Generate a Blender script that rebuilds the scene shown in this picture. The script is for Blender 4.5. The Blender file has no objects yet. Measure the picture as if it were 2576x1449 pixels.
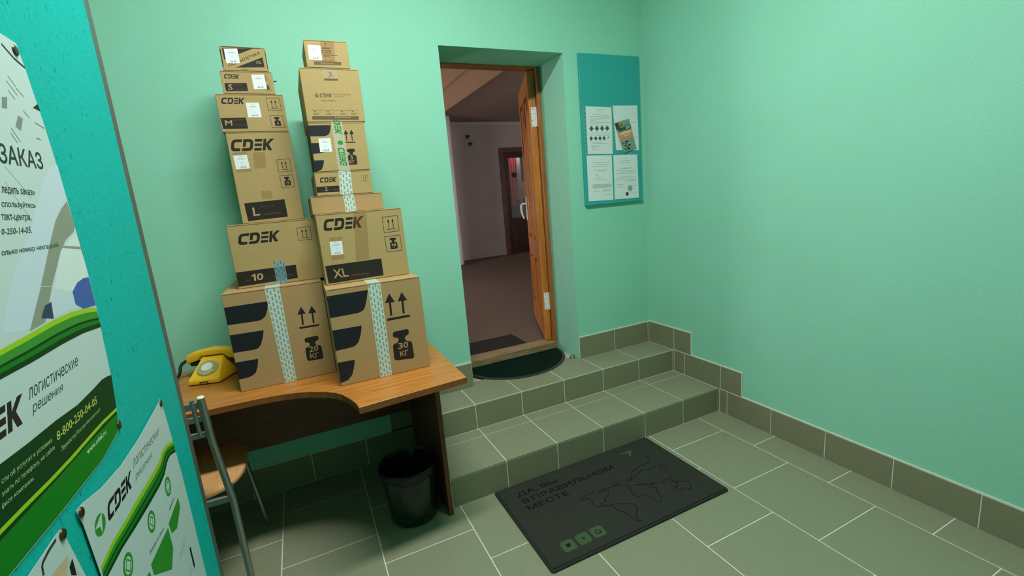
import bpy, bmesh, math, random
from mathutils import Vector, Matrix
from mathutils.geometry import delaunay_2d_cdt
random.seed(7)
PI = math.pi

# ------------------------------------------------------------------ camera, world, exposure
scene = bpy.context.scene
col = scene.collection
cam_data = bpy.data.cameras.new('camera')
cam = bpy.data.objects.new('camera', cam_data)
col.objects.link(cam)
cam_data.sensor_fit = 'HORIZONTAL'
cam_data.sensor_width = 36.0
cam_data.lens = 36.0 * 1150.458 / 2576.0
cam_data.clip_start = 0.02
_r = Vector((0.90053751, -0.42688895, -0.08245005))
_u = Vector((0.15541337, 0.13895208, 0.97802812))
_f = Vector((0.4060528, 0.89356485, -0.19147581))
_c = Vector((-2.300103, -2.614172, 1.456379))
cam.matrix_world = Matrix(((_r.x, _u.x, -_f.x, _c.x), (_r.y, _u.y, -_f.y, _c.y), (_r.z, _u.z, -_f.z, _c.z), (0, 0, 0, 1)))
scene.camera = cam

world = bpy.data.worlds.new('world')
scene.world = world
world.use_nodes = True
world.node_tree.nodes['Background'].inputs[0].default_value = (0.55, 0.62, 0.6, 1)
world.node_tree.nodes['Background'].inputs[1].default_value = 0.02
vs = scene.view_settings
vs.view_transform = 'Standard'
vs.look = 'None'
vs.gamma = 1.0
vs.use_curve_mapping = False
vs.exposure = 0.0

LAMP_POWER = 76.0
LAMP_COLOR = (0.98, 1.0, 0.95)
LAMP_POS = (-1.85, -1.55)
HALL_WINDOW_POWER = 80.0
HALL_FILL_POWER = 110.0

# ------------------------------------------------------------------ materials
def lin(c):
    return tuple(((v / 255.0) / 12.92 if v / 255.0 <= 0.04045 else ((v / 255.0 + 0.055) / 1.055) ** 2.4) for v in c) + (1,)

MATS = {}
def mat(name, rgb, rough=0.6, spec=0.5, metal=0.0, noise=0.0, nscale=20.0, bump=0.0, bscale=60.0, alpha=1.0, stretch=None, emit=None, noise2=None, coat=0.0):
    if name in MATS:
        return MATS[name]
    m = bpy.data.materials.new(name)
    m.use_nodes = True
    nt = m.node_tree
    b = nt.nodes['Principled BSDF']
    c = lin(rgb)
    b.inputs['Base Color'].default_value = c
    b.inputs['Roughness'].default_value = rough
    b.inputs['Specular IOR Level'].default_value = spec
    b.inputs['Metallic'].default_value = metal
    b.inputs['Alpha'].default_value = alpha
    if coat:
        b.inputs['Coat Weight'].default_value = coat
    if emit:
        b.inputs['Emission Color'].default_value = lin(emit[0])
        b.inputs['Emission Strength'].default_value = emit[1]
    if noise or bump:
        tc = nt.nodes.new('ShaderNodeTexCoord')
        mp = nt.nodes.new('ShaderNodeMapping')
        nt.links.new(tc.outputs['Object'], mp.inputs['Vector'])
        if stretch:
            mp.inputs['Scale'].default_value = stretch
    if noise:
        n = nt.nodes.new('ShaderNodeTexNoise')
        n.inputs['Scale'].default_value = nscale
        n.inputs['Detail'].default_value = 6
        n.inputs['Roughness'].default_value = 0.65
        nt.links.new(mp.outputs['Vector'], n.inputs['Vector'])
        r = nt.nodes.new('ShaderNodeValToRGB')
        r.color_ramp.elements[0].position = 0.3
        r.color_ramp.elements[1].position = 0.7
        k0, k1 = 1 - noise, 1 + noise
        r.color_ramp.elements[0].color = (c[0] * k0, c[1] * k0, c[2] * k0, 1)
        r.color_ramp.elements[1].color = (min(c[0] * k1, 1), min(c[1] * k1, 1), min(c[2] * k1, 1), 1)
        if noise2:
            r.color_ramp.elements[0].color = lin(noise2)
        nt.links.new(n.outputs['Fac'], r.inputs['Fac'])
        nt.links.new(r.outputs['Color'], b.inputs['Base Color'])
    if bump:
        n2 = nt.nodes.new('ShaderNodeTexNoise')
        n2.inputs['Scale'].default_value = bscale
        n2.inputs['Detail'].default_value = 5
        nt.links.new(mp.outputs['Vector'], n2.inputs['Vector'])
        bp = nt.nodes.new('ShaderNodeBump')
        bp.inputs['Strength'].default_value = bump
        bp.inputs['Distance'].default_value = 0.01
        nt.links.new(n2.outputs['Fac'], bp.inputs['Height'])
        nt.links.new(bp.outputs['Normal'], b.inputs['Normal'])
    MATS[name] = m
    return m

def wall_paint(name, rgb, scuff):
    """painted plaster: fine trowel relief, long faint strokes, a little scuffing"""
    m = mat(name, rgb, rough=0.62, spec=0.28)
    nt = m.node_tree
    b = nt.nodes['Principled BSDF']
    tc = nt.nodes.new('ShaderNodeTexCoord')
    c = lin(rgb)
    n = nt.nodes.new('ShaderNodeTexNoise'); n.inputs['Scale'].default_value = 340; n.inputs['Detail'].default_value = 4
    n3 = nt.nodes.new('ShaderNodeTexNoise'); n3.inputs['Scale'].default_value = 2.2; n3.inputs['Detail'].default_value = 5
    mp = nt.nodes.new('ShaderNodeMapping'); mp.inputs['Scale'].default_value = (1, 1, 3)
    n2 = nt.nodes.new('ShaderNodeTexNoise'); n2.inputs['Scale'].default_value = 9; n2.inputs['Detail'].default_value = 8
    nt.links.new(tc.outputs['Object'], n.inputs['Vector'])
    nt.links.new(tc.outputs['Object'], n3.inputs['Vector'])
    nt.links.new(tc.outputs['Object'], mp.inputs['Vector'])
    nt.links.new(mp.outputs['Vector'], n2.inputs['Vector'])
    r = nt.nodes.new('ShaderNodeValToRGB')
    r.color_ramp.elements[0].position = 0.36; r.color_ramp.elements[1].position = 0.64
    r.color_ramp.elements[0].color = (c[0] * .80, c[1] * .87, c[2] * .83, 1)
    r.color_ramp.elements[1].color = (c[0] * 1.12, c[1] * 1.05, c[2] * 1.1, 1)
    nt.links.new(n.outputs['Fac'], r.inputs['Fac'])
    r2 = nt.nodes.new('ShaderNodeValToRGB')
    r2.color_ramp.elements[0].position = 0.3; r2.color_ramp.elements[1].position = 0.75
    r2.color_ramp.elements[0].color = (1 - scuff, 1 - scuff * .8, 1 - scuff, 1)
    r2.color_ramp.elements[1].color = (1, 1, 1, 1)
    nt.links.new(n3.outputs['Fac'], r2.inputs['Fac'])
    mx = nt.nodes.new('ShaderNodeMix'); mx.data_type = 'RGBA'; mx.blend_type = 'MULTIPLY'; mx.inputs[0].default_value = 1
    nt.links.new(r.outputs['Color'], mx.inputs[6]); nt.links.new(r2.outputs['Color'], mx.inputs[7])
    nt.links.new(mx.outputs[2], b.inputs['Base Color'])
    ad = nt.nodes.new('ShaderNodeMath'); ad.operation = 'MULTIPLY_ADD'; ad.inputs[1].default_value = .25
    nt.links.new(n2.outputs['Fac'], ad.inputs[0]); nt.links.new(n.outputs['Fac'], ad.inputs[2])
    bp = nt.nodes.new('ShaderNodeBump'); bp.inputs['Strength'].default_value = 0.18; bp.inputs['Distance'].default_value = 0.005
    nt.links.new(ad.outputs[0], bp.inputs['Height'])
    nt.links.new(bp.outputs['Normal'], b.inputs['Normal'])
    return m

def wood(name, rgb_a, rgb_b, scale=(1, 12, 12), rough=0.4, dist=6.0, wave=3.0, coat=0.0):
    if name in MATS:
        return MATS[name]
    m = bpy.data.materials.new(name); m.use_nodes = True
    nt = m.node_tree; b = nt.nodes['Principled BSDF']
    tc = nt.nodes.new('ShaderNodeTexCoord'); mp = nt.nodes.new('ShaderNodeMapping')
    mp.inputs['Scale'].default_value = scale
    nt.links.new(tc.outputs['Object'], mp.inputs['Vector'])
    w = nt.nodes.new('ShaderNodeTexNoise'); w.inputs['Scale'].default_value = wave; w.inputs['Detail'].default_value = 9
    w.inputs['Roughness'].default_value = .62; w.inputs['Distortion'].default_value = dist * .05
    nt.links.new(mp.outputs['Vector'], w.inputs['Vector'])
    r = nt.nodes.new('ShaderNodeValToRGB')
    r.color_ramp.elements[0].position = 0.33; r.color_ramp.elements[1].position = 0.66
    r.color_ramp.elements[0].color = lin(rgb_a); r.color_ramp.elements[1].color = lin(rgb_b)
    nt.links.new(w.outputs['Fac'], r.inputs['Fac'])
    nt.links.new(r.outputs['Color'], b.inputs['Base Color'])
    b.inputs['Roughness'].default_value = rough
    b.inputs['Coat Weight'].default_value = coat
    MATS[name] = m
    return m

def teal_board():
    """painted chipboard sheet with short scratches"""
    m = mat('teal_board', (0, 168, 161), rough=0.6, spec=0.2)
    nt = m.node_tree; b = nt.nodes['Principled BSDF']
    tc = nt.nodes.new('ShaderNodeTexCoord')
    mp = nt.nodes.new('ShaderNodeMapping'); mp.inputs['Scale'].default_value = (150, 150, 30)
    mp.inputs['Rotation'].default_value = (0.5, 0, 0)
    nt.links.new(tc.outputs['Object'], mp.inputs['Vector'])
    n = nt.nodes.new('ShaderNodeTexNoise'); n.inputs['Scale'].default_value = 1.6; n.inputs['Detail'].default_value = 3
    nt.links.new(mp.outputs['Vector'], n.inputs['Vector'])
    r = nt.nodes.new('ShaderNodeValToRGB')
    r.color_ramp.elements[0].position = 0.305; r.color_ramp.elements[0].color = lin((0, 72, 66))
    r.color_ramp.elements[1].position = 0.335; r.color_ramp.elements[1].color = lin((0, 168, 161))
    nt.links.new(n.outputs['Fac'], r.inputs['Fac'])
    n2 = nt.nodes.new('ShaderNodeTexNoise'); n2.inputs['Scale'].default_value = 300; n2.inputs['Detail'].default_value = 2
    nt.links.new(tc.outputs['Object'], n2.inputs['Vector'])
    mx = nt.nodes.new('ShaderNodeMix'); mx.data_type = 'RGBA'; mx.blend_type = 'OVERLAY'; mx.inputs[0].default_value = .35
    nt.links.new(r.outputs['Color'], mx.inputs[6]); nt.links.new(n2.outputs['Fac'], mx.inputs[7])
    nt.links.new(mx.outputs[2], b.inputs['Base Color'])
    return m

M_WALL = wall_paint('mint_wall_paint', (146, 215, 190), 0.06)
M_CEIL = mat('ceiling_white', (226, 232, 224), rough=0.8, noise=.02, nscale=8)
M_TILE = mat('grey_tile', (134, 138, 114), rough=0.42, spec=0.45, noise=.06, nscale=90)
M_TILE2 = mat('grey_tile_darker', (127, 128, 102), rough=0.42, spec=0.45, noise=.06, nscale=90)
M_GROUT = mat('pale_grout', (214, 214, 200), rough=0.9, noise=.06, nscale=40)
M_CARD = mat('cardboard', (168, 145, 97), rough=0.75, spec=.25, noise=.05, nscale=120, bump=.05, bscale=200)
M_CARD2 = mat('cardboard_reddish', (168, 138, 95), rough=0.75, spec=.25, noise=.05, nscale=120, bump=.05, bscale=200)
M_GAP_SHADE = mat('cardboard_gap_shade', (120, 90, 56), rough=.9)
M_INK = mat('black_ink', (34, 32, 27), rough=0.6, spec=.3)
M_NAVY = mat('navy_ink', (24, 29, 36), rough=0.5, spec=.35)
M_BROWNINK = mat('brown_ink', (92, 70, 44), rough=0.6)
M_CARDINK = mat('cardboard_coloured_ink', (176, 144, 100), rough=0.7)
M_PAPER = mat('white_paper', (218, 226, 226), rough=0.6)
M_GREYINK = mat('grey_ink', (130, 134, 132), rough=0.7)
M_TAPE = mat('pale_printed_tape', (204, 222, 212), rough=0.22, spec=.5, alpha=.86)
M_TAPE_INK = mat('tape_teal_ink', (22, 92, 78), rough=0.3)
M_TAPE_THIN = mat('thin_printed_tape', (150, 196, 214), rough=0.16, spec=.5, alpha=.42)
M_CLEAR = mat('brown_clear_tape', (150, 108, 60), rough=0.14, spec=.55, alpha=.22)
M_CLEAR2 = mat('clear_tape', (220, 215, 200), rough=0.1, spec=.6, alpha=.16)
M_GREEN_INK = mat('logo_green', (30, 132, 44), rough=0.5)
M_LIME = mat('lime_green', (150, 196, 30), rough=.4)
M_GREEN = mat('mid_green', (6, 116, 24), rough=.5, spec=.2)
M_GREEN2 = mat('leaf_green', (44, 140, 40), rough=.4)
M_DKGREEN = mat('dark_green', (2, 58, 22), rough=.5, spec=.2)
M_TEAL = teal_board()
M_ALU = mat('aluminium_post', (104, 114, 108), rough=.45, metal=.5, noise=.05, nscale=60)
M_STEEL = mat('grey_steel_tube', (150, 156, 154), rough=.33, metal=.8)
M_BRASS = mat('brass_screw', (104, 86, 56), rough=.35, metal=.9)
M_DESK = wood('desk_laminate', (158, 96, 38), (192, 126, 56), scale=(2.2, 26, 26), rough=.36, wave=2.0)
M_DESK_EDGE_SHADE = wood('desk_edge_shaded', (112, 64, 26), (136, 82, 36), scale=(2, 20, 20), rough=.42)  # browns darkened: the shade on the front edge is put into the colour
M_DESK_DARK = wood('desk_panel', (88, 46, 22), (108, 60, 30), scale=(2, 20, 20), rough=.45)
M_SEAT = wood('seat_veneer', (196, 144, 92), (216, 164, 110), scale=(14, 3, 14), rough=.35)
M_PINE = wood('pine_door', (168, 92, 30), (212, 134, 52), scale=(16, 16, 1.3), rough=.32, wave=2.2, coat=.2)
M_PINE2 = wood('pine_frame', (148, 82, 34), (180, 112, 54), scale=(16, 16, 1.3), rough=.4)
M_DKWOOD = wood('dark_brown_wood', (44, 20, 16), (62, 30, 22), scale=(14, 14, 1.2), rough=.35)
M_SILL = wood('worn_sill_wood', (120, 96, 64), (160, 136, 98), scale=(3, 24, 24), rough=.8)
M_CONC = mat('rough_concrete', (176, 178, 166), rough=.95, noise=.18, nscale=50, bump=.5, bscale=80)
M_WHITE = mat('white_enamel', (232, 232, 226), rough=.3)
M_BLACK = mat('black_plastic', (16, 16, 17), rough=.45)
M_BIN = mat('dark_green_plastic', (4, 34, 22), rough=.2, spec=.5, noise=.25, nscale=14)
M_BAG = mat('black_bag', (3, 4, 6), rough=.5, bump=.25, bscale=35)
M_MAT = mat('charcoal_doormat', (52, 54, 49), rough=.95, spec=.1, noise=.10, nscale=300, bump=.4, bscale=500)
M_MATEDGE = mat('black_rubber_edge', (24, 26, 24), rough=.8)
M_MATINK = mat('doormat_black_print', (24, 25, 23), rough=.95, spec=.1)
M_MATGREEN = mat('doormat_green_print', (64, 86, 60), rough=.95, spec=.1, noise=.12, nscale=260)
M_HMAT = mat('bottle_green_pile', (14, 36, 30), rough=1, spec=.05, noise=.2, nscale=300, bump=.5, bscale=500)
M_HRIM = mat('grey_rubber_rim', (44, 50, 46), rough=.6)
M_YEL = mat('yellow_plastic', (244, 190, 36), rough=.25, spec=.5)
M_YEL2 = mat('dial_clear_plastic', (196, 190, 150), rough=.2, alpha=.85)
M_DIALW = mat('dial_white', (226, 232, 222), rough=.35)
M_CORKB = mat('teal_board_dark', (44, 160, 156), rough=.6, noise=.08, nscale=150)
M_SLEEVE = mat('plastic_sleeve', (220, 230, 226), rough=.12, alpha=.07)
M_ORANGEP = mat('brochure_orange', (204, 140, 92), rough=.5)
M_GREYP = mat('brochure_grey', (126, 148, 136), rough=.5, noise=.15, nscale=40)
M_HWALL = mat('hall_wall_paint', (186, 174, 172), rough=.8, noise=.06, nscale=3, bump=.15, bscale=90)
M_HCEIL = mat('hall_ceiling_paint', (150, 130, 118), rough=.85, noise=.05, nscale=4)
M_SOFFIT = mat('hall_soffit_tan', (206, 168, 136), rough=.8, noise=.05, nscale=4)  # even tan, paler and warmer than the hall ceiling
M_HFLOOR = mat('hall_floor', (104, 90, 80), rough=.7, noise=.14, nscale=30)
M_GLASS = mat('door_glass', (210, 220, 220), rough=.03, alpha=.18, spec=.5)
M_RED = mat('red_cloth', (196, 40, 66), rough=.8)
M_PALE = mat('pale_cloth', (180, 170, 170), rough=.8)
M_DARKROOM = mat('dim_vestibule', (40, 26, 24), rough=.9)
M_LBLUE = mat('poster_pale_blue', (190, 210, 222), rough=.4)
M_BLUE = mat('poster_blue', (52, 92, 168), rough=.4)
M_ARM = mat('poster_grey_green', (134, 146, 132), rough=.4)
M_LGREY = mat('poster_light_grey', (188, 194, 192), rough=.4)
M_BEIGE = mat('poster_beige', (196, 178, 142), rough=.4)

# ------------------------------------------------------------------ helpers
def tag(o, label=None, cat=None, group=None, kind=None):
    if label: o['label'] = label
    if cat: o['category'] = cat
    if group: o['group'] = group
    if kind: o['kind'] = kind
    return o

def empty(name, loc=(0, 0, 0), rz=0.0):
    o = bpy.data.objects.new(name, None)
    o.empty_display_size = 0.05
    o.location = loc
    o.rotation_euler = (0, 0, rz)
    col.objects.link(o)
    return o

def link(name, me, m=None, parent=None, loc=None, rot=None):
    if m is not None and not me.materials:
        me.materials.append(m)
    o = bpy.data.objects.new(name, me)
    if loc is not None: o.location = loc
    if rot is not None: o.rotation_euler = rot
    col.objects.link(o)
    if parent is not None: o.parent = parent
    return o

class MB:
    """collects vertices and faces for ONE mesh"""
    def __init__(s):
        s.v = []; s.f = []
    def add(s, vs, fs):
        n = len(s.v)
        s.v += [tuple(p) for p in vs]
        s.f += [tuple(i + n for i in f) for f in fs]
        return s
    def box(s, x0, x1, y0, y1, z0, z1):
        return s.add([(x0, y0, z0), (x1, y0, z0), (x1, y1, z0), (x0, y1, z0), (x0, y0, z1), (x1, y0, z1), (x1, y1, z1), (x0, y1, z1)],
                     [(0, 3, 2, 1), (4, 5, 6, 7), (0, 1, 5, 4), (1, 2, 6, 5), (2, 3, 7, 6), (3, 0, 4, 7)])
    def prism(s, poly, z0, z1, f=lambda x, y, z: (x, y, z)):
        n = len(poly)
        vs = [f(x, y, z0) for x, y in poly] + [f(x, y, z1) for x, y in poly]
        fs = [tuple(range(n - 1, -1, -1)), tuple(range(n, 2 * n))]
        fs += [(i, (i + 1) % n, n + (i + 1) % n, n + i) for i in range(n)]
        return s.add(vs, fs)
    def tube(s, pts, r, seg=10, cap=True, flat=1.0):
        pts = [Vector(p) for p in pts]
        rings = []
        for i, p in enumerate(pts):
            d = (pts[min(i + 1, len(pts) - 1)] - pts[max(i - 1, 0)]).normalized()
            a = Vector((0, 0, 1)) if abs(d.z) < .9 else Vector((1, 0, 0))
            e1 = d.cross(a).normalized(); e2 = d.cross(e1).normalized()
            rr = r[i] if isinstance(r, (list, tuple)) else r
            rings.append([p + e1 * (rr * math.cos(2 * PI * k / seg)) + e2 * (rr * flat * math.sin(2 * PI * k / seg)) for k in range(seg)])
        vs = [q for ring in rings for q in ring]; fs = []
        for i in range(len(rings) - 1):
            for k in range(seg):
                fs.append((i * seg + k, i * seg + (k + 1) % seg, (i + 1) * seg + (k + 1) % seg, (i + 1) * seg + k))
        if cap:
            fs.append(tuple(range(seg - 1, -1, -1))); fs.append(tuple(range((len(rings) - 1) * seg, len(rings) * seg)))
        return s.add(vs, fs)
    def lathe(s, prof, seg=40, c=(0, 0)):
        vs = [(c[0] + r * math.cos(2 * PI * k / seg), c[1] + r * math.sin(2 * PI * k / seg), z) for r, z in prof for k in range(seg)]
        fs = [(i * seg + k, i * seg + (k + 1) % seg, (i + 1) * seg + (k + 1) % seg, (i + 1) * seg + k) for i in range(len(prof) - 1) for k in range(seg)]
        return s.add(vs, fs)
    def mesh(s, name, bevel=0.0, seg=1, smooth=False):
        me = bpy.data.meshes.new(name)
        me.from_pydata(s.v, [], s.f)
        me.update()
        bm = bmesh.new(); bm.from_mesh(me)
        bmesh.ops.remove_doubles(bm, verts=bm.verts, dist=1e-6)
        bmesh.ops.recalc_face_normals(bm, faces=bm.faces)
        if bevel:
            es = [e for e in bm.edges if len(e.link_faces) == 2 and e.calc_face_angle(0) > .5]
            bmesh.ops.bevel(bm, geom=es, offset=bevel, segments=seg, profile=.5, affect='EDGES', clamp_overlap=True)
        if smooth:
            for f in bm.faces: f.smooth = True
        bm.to_mesh(me); bm.free()
        return me
    def build(s, name, m, parent=None, loc=None, rot=None, bevel=0.0, seg=1, smooth=False):
        me = s.mesh(name, bevel, seg, smooth)
        o = link(name, me, m, parent, loc, rot)
        if smooth:
            try:
                me.set_sharp_from_angle(angle=math.radians(40))
            except Exception:
                pass
        return o

# --- flat print: polygons or lettering laid on a surface through a frame (u, v, lift) -> point
def bilerp(q, s, t):
    (tl, tr, br, bl) = q
    return ((bl[0] * (1 - s) + br[0] * s) * (1 - t) + (tl[0] * (1 - s) + tr[0] * s) * t,
            (bl[1] * (1 - s) + br[1] * s) * (1 - t) + (tl[1] * (1 - s) + tr[1] * s) * t)

def rect(u0, v0, u1, v1):
    return [(u0, v1), (u1, v1), (u1, v0), (u0, v0)]

_text_cache = {}
def text_polys(body, bold=0.0, shear=0.0):
    """lettering as flat faces in the unit square; outlines are read from the built-in font and filled by winding,
    because the strokes of some letters overlap"""
    key = (body, bold, shear)
    if key in _text_cache:
        return _text_cache[key]
    c = bpy.data.curves.new('lettering', 'FONT')
    c.body = body; c.resolution_u = 2; c.fill_mode = 'NONE'
    o = bpy.data.objects.new('lettering', c)
    col.objects.link(o)
    bpy.context.view_layer.update()
    me = bpy.data.meshes.new_from_object(o.evaluated_get(bpy.context.evaluated_depsgraph_get()))
    co = [(v.co.x, v.co.y) for v in me.vertices]
    nxt = {}
    for e in me.edges:
        a, b = e.vertices
        nxt.setdefault(a, []).append(b); nxt.setdefault(b, []).append(a)
    bpy.data.objects.remove(o); bpy.data.curves.remove(c); bpy.data.meshes.remove(me)
    seen = set(); loops = []
    for v in range(len(co)):
        if v in seen or v not in nxt: continue
        L = [v]; seen.add(v); cur = v + 1 if v + 1 in nxt[v] else nxt[v][0]
        while cur not in seen:
            seen.add(cur); L.append(cur)
            r = [q for q in nxt[cur] if q not in seen]
            if not r: break
            cur = r[0]
        if len(L) > 2: loops.append([co[k] for k in L])
    area = lambda P: sum(a[0] * b[1] - b[0] * a[1] for a, b in zip(P, P[1:] + P[:1])) / 2
    def fat(P, sg):
        if not bold: return P
        out = []; n = len(P)
        for k in range(n):
            a, b, d = Vector(P[k - 1]), Vector(P[k]), Vector(P[(k + 1) % n])
            d1 = (b - a); d2 = (d - b)
            if d1.length < 1e-9 or d2.length < 1e-9: out.append(P[k]); continue
            d1.normalize(); d2.normalize()
            n1 = Vector((d1.y, -d1.x)) * sg; n2 = Vector((d2.y, -d2.x)) * sg
            t = n1 + n2
            t = t.normalized() if t.length > .2 else n1
            q = b + t * (bold / max(.6, t.dot(n1)))
            out.append((q.x, q.y))
        return out
    # gather the outlines of one letter, split them where they cross and keep what the winding rule fills
    loops = [(min(p[0] for p in P), max(p[0] for p in P), P) for P in loops]
    loops.sort(key=lambda t: t[0])
    clusters = []
    for x0, x1, P in loops:
        if clusters and x0 < clusters[-1][0] - 1e-4:
            clusters[-1][0] = max(clusters[-1][0], x1); clusters[-1][1].append(P)
        else:
            clusters.append([x1, [P]])
    vs = []; fs = []
    for _, G_ in clusters:
        sg = 1 if area(max(G_, key=lambda P: abs(area(P)))) > 0 else -1
        G_ = [fat(P, sg) for P in G_]
        pts = []; edges = []
        for P in G_:
            n = len(pts); pts += [Vector(p) for p in P]
            edges += [(n + k, n + (k + 1) % len(P)) for k in range(len(P))]
        ov, _e, of, *_r = delaunay_2d_cdt(pts, edges, [], 0, 1e-5)
        n = len(vs); vs += [(v.x, v.y) for v in ov]
        for t in of:
            cx = sum(ov[k].x for k in t) / len(t); cy = sum(ov[k].y for k in t) / len(t)
            w = 0
            for P in G_:
                for (ax, ay), (bx, by) in zip(P, P[1:] + P[:1]):
                    if (ay <= cy) != (by <= cy):
                        if ax + (bx - ax) * (cy - ay) / (by - ay) > cx: w += 1 if by > ay else -1
            if w: fs.append(tuple(k + n for k in t))
    vs = [(x + shear * y, y) for x, y in vs]
    if not vs:
        vs = [(0, 0)]; fs = []
    x0 = min(v[0] for v in vs); x1 = max(v[0] for v in vs); y0 = min(v[1] for v in vs); y1 = max(v[1] for v in vs)
    vs = [((x - x0) / max(x1 - x0, 1e-6), (y - y0) / max(y1 - y0, 1e-6)) for x, y in vs]
    _text_cache[key] = (vs, fs)
    return vs, fs

def smooth_line(pts, k=4):
    """Catmull-Rom through the points"""
    out = []
    P = [Vector(p) for p in pts]
    for i in range(len(P) - 1):
        a, b, c, d = P[max(i - 1, 0)], P[i], P[i + 1], P[min(i + 2, len(P) - 1)]
        for j in range(k):
            t = j / k
            out.append(tuple(.5 * ((2 * b) + (c - a) * t + (2 * a - 5 * b + 4 * c - d) * t * t + (3 * b - a - 3 * c + d) * t ** 3)))
    return out + [tuple(P[-1])]

LIFT = .15
def emboss(name, items, frame, m, parent, lift=.0006):
    """items: list of ('poly', pts) | ('text', body, quad[, bold, shear]) | ('shape', polys01, quad) -> one printed mesh"""
    vs = []; fs = []
    lift *= LIFT
    for it in items:
        n = len(vs)
        if it[0] == 'poly':
            vs += [frame(u, v, lift) for u, v in it[1]]
            fs.append(tuple(range(n, n + len(it[1]))))
        elif it[0] == 'text':
            tv, tf = text_polys(it[1], *(it[3:] if len(it) > 3 else (0.0, 0.0)))
            for k_, f in enumerate(tf):     # outlines of a glyph may overlap: every face lies a hair higher than the last
                n = len(vs)
                vs += [frame(*bilerp(it[2], *tv[i]), lift + (k_ % 19) * 1.0e-6) for i in f]
                fs.append(tuple(range(n, n + len(f))))
        else:
            for poly in it[1]:
                n = len(vs)
                vs += [frame(*bilerp(it[2], s, t), lift) for s, t in poly]
                fs.append(tuple(range(n, n + len(poly))))
    me = bpy.data.meshes.new(name)
    me.from_pydata(vs, [], fs); me.update()
    return link(name, me, m, parent)

def numtext(body, q, bold=.012):
    # digits set side by side; the one has a flag and no foot, as on the cartons
    wd = [.62 if c == '1' else 1.0 for c in body]; tot = sum(wd) + .14 * (len(body) - 1); x = 0; out = []
    for c, w_ in zip(body, wd):
        qq = sub(q, x / tot, 0, (x + w_) / tot, 1)
        out.append(('shape', [[(0, .80), (0, .62), (.50, .72), (.50, 0), (.98, 0), (.98, 1), (.80, 1)]], qq) if c == '1' else ('text', c, qq, bold))
        x += w_ + .14
    return out

def ring(cx, cy, rx, ry=None, n=28):
    ry = rx if ry is None else ry
    return [(cx + rx * math.cos(2 * PI * k / n), cy + ry * math.sin(2 * PI * k / n)) for k in range(n)]

def stroke(pts, w, closed=False):
    """quads that follow a polyline with mitred joints, so that none overlap"""
    P = [Vector(p) for p in pts]
    P = [p for i, p in enumerate(P) if i == 0 or (p - P[i - 1]).length > 1e-6]
    n = len(P)
    L_, R_ = [], []
    for i in range(n):
        a = P[(i - 1) % n] if (closed or i > 0) else P[i]
        b = P[(i + 1) % n] if (closed or i < n - 1) else P[i]
        d1 = (P[i] - a); d2 = (b - P[i])
        d1 = d1.normalized() if d1.length else d2.normalized()
        d2 = d2.normalized() if d2.length else d1
        t = (d1 + d2)
        t = t.normalized() if t.length > 1e-3 else d1
        nn = Vector((-t.y, t.x))
        k = 1 / max(.5, nn.dot(Vector((-d1.y, d1.x))))
        L_.append(P[i] + nn * (w / 2 * k)); R_.append(P[i] - nn * (w / 2 * k))
    m_ = n if closed else n - 1
    return [[tuple(L_[i]), tuple(L_[(i + 1) % n]), tuple(R_[(i + 1) % n]), tuple(R_[i])] for i in range(m_)]

def _logo():
    C = [(.95, 1), (.35, 1), (.14, .94), (.03, .82), (0, .68), (0, .30), (.05, .13), (.17, .03), (.35, 0), (.84, 0), (.84, .24), (.42, .24), (.31, .29), (.27, .38), (.27, .62), (.31, .71), (.42, .76), (.95, .76)]
    D = [(1.05, 1), (1.62, 1), (1.82, .95), (1.94, .82), (1.97, .68), (1.97, .30), (1.92, .14), (1.80, .03), (1.62, 0), (1.00, 0), (1.00, .24), (1.56, .24), (1.66, .29), (1.70, .38), (1.70, .64), (1.66, .72), (1.56, .76), (1.32, .76), (1.32, .36), (1.05, .36)]
    E = [[(2.10, a), (2.10, a + .23), (2.78, a + .23), (2.78, a)] for a in (0, .385, .77)]
    K = [(2.88, 0), (2.88, 1), (3.15, 1), (3.15, .62), (3.50, 1), (3.86, 1), (3.40, .54), (3.78, 0), (3.44, 0), (3.15, .42), (3.15, 0)]
    polys = [C, D] + E + [K]
    polys = [[(x + .27 * y, y) for x, y in p] for p in polys]
    mx = max(x for p in polys for x, y in p)
    return [[(x / mx, y) for x, y in p] for p in polys]
LOGO = _logo()
def logo_rect(q):
    us = [p[0] for p in q]; vs = [p[1] for p in q]
    return rect(min(us), sum(sorted(vs)[:2]) / 2, max(us), sum(sorted(vs)[2:]) / 2)

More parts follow.
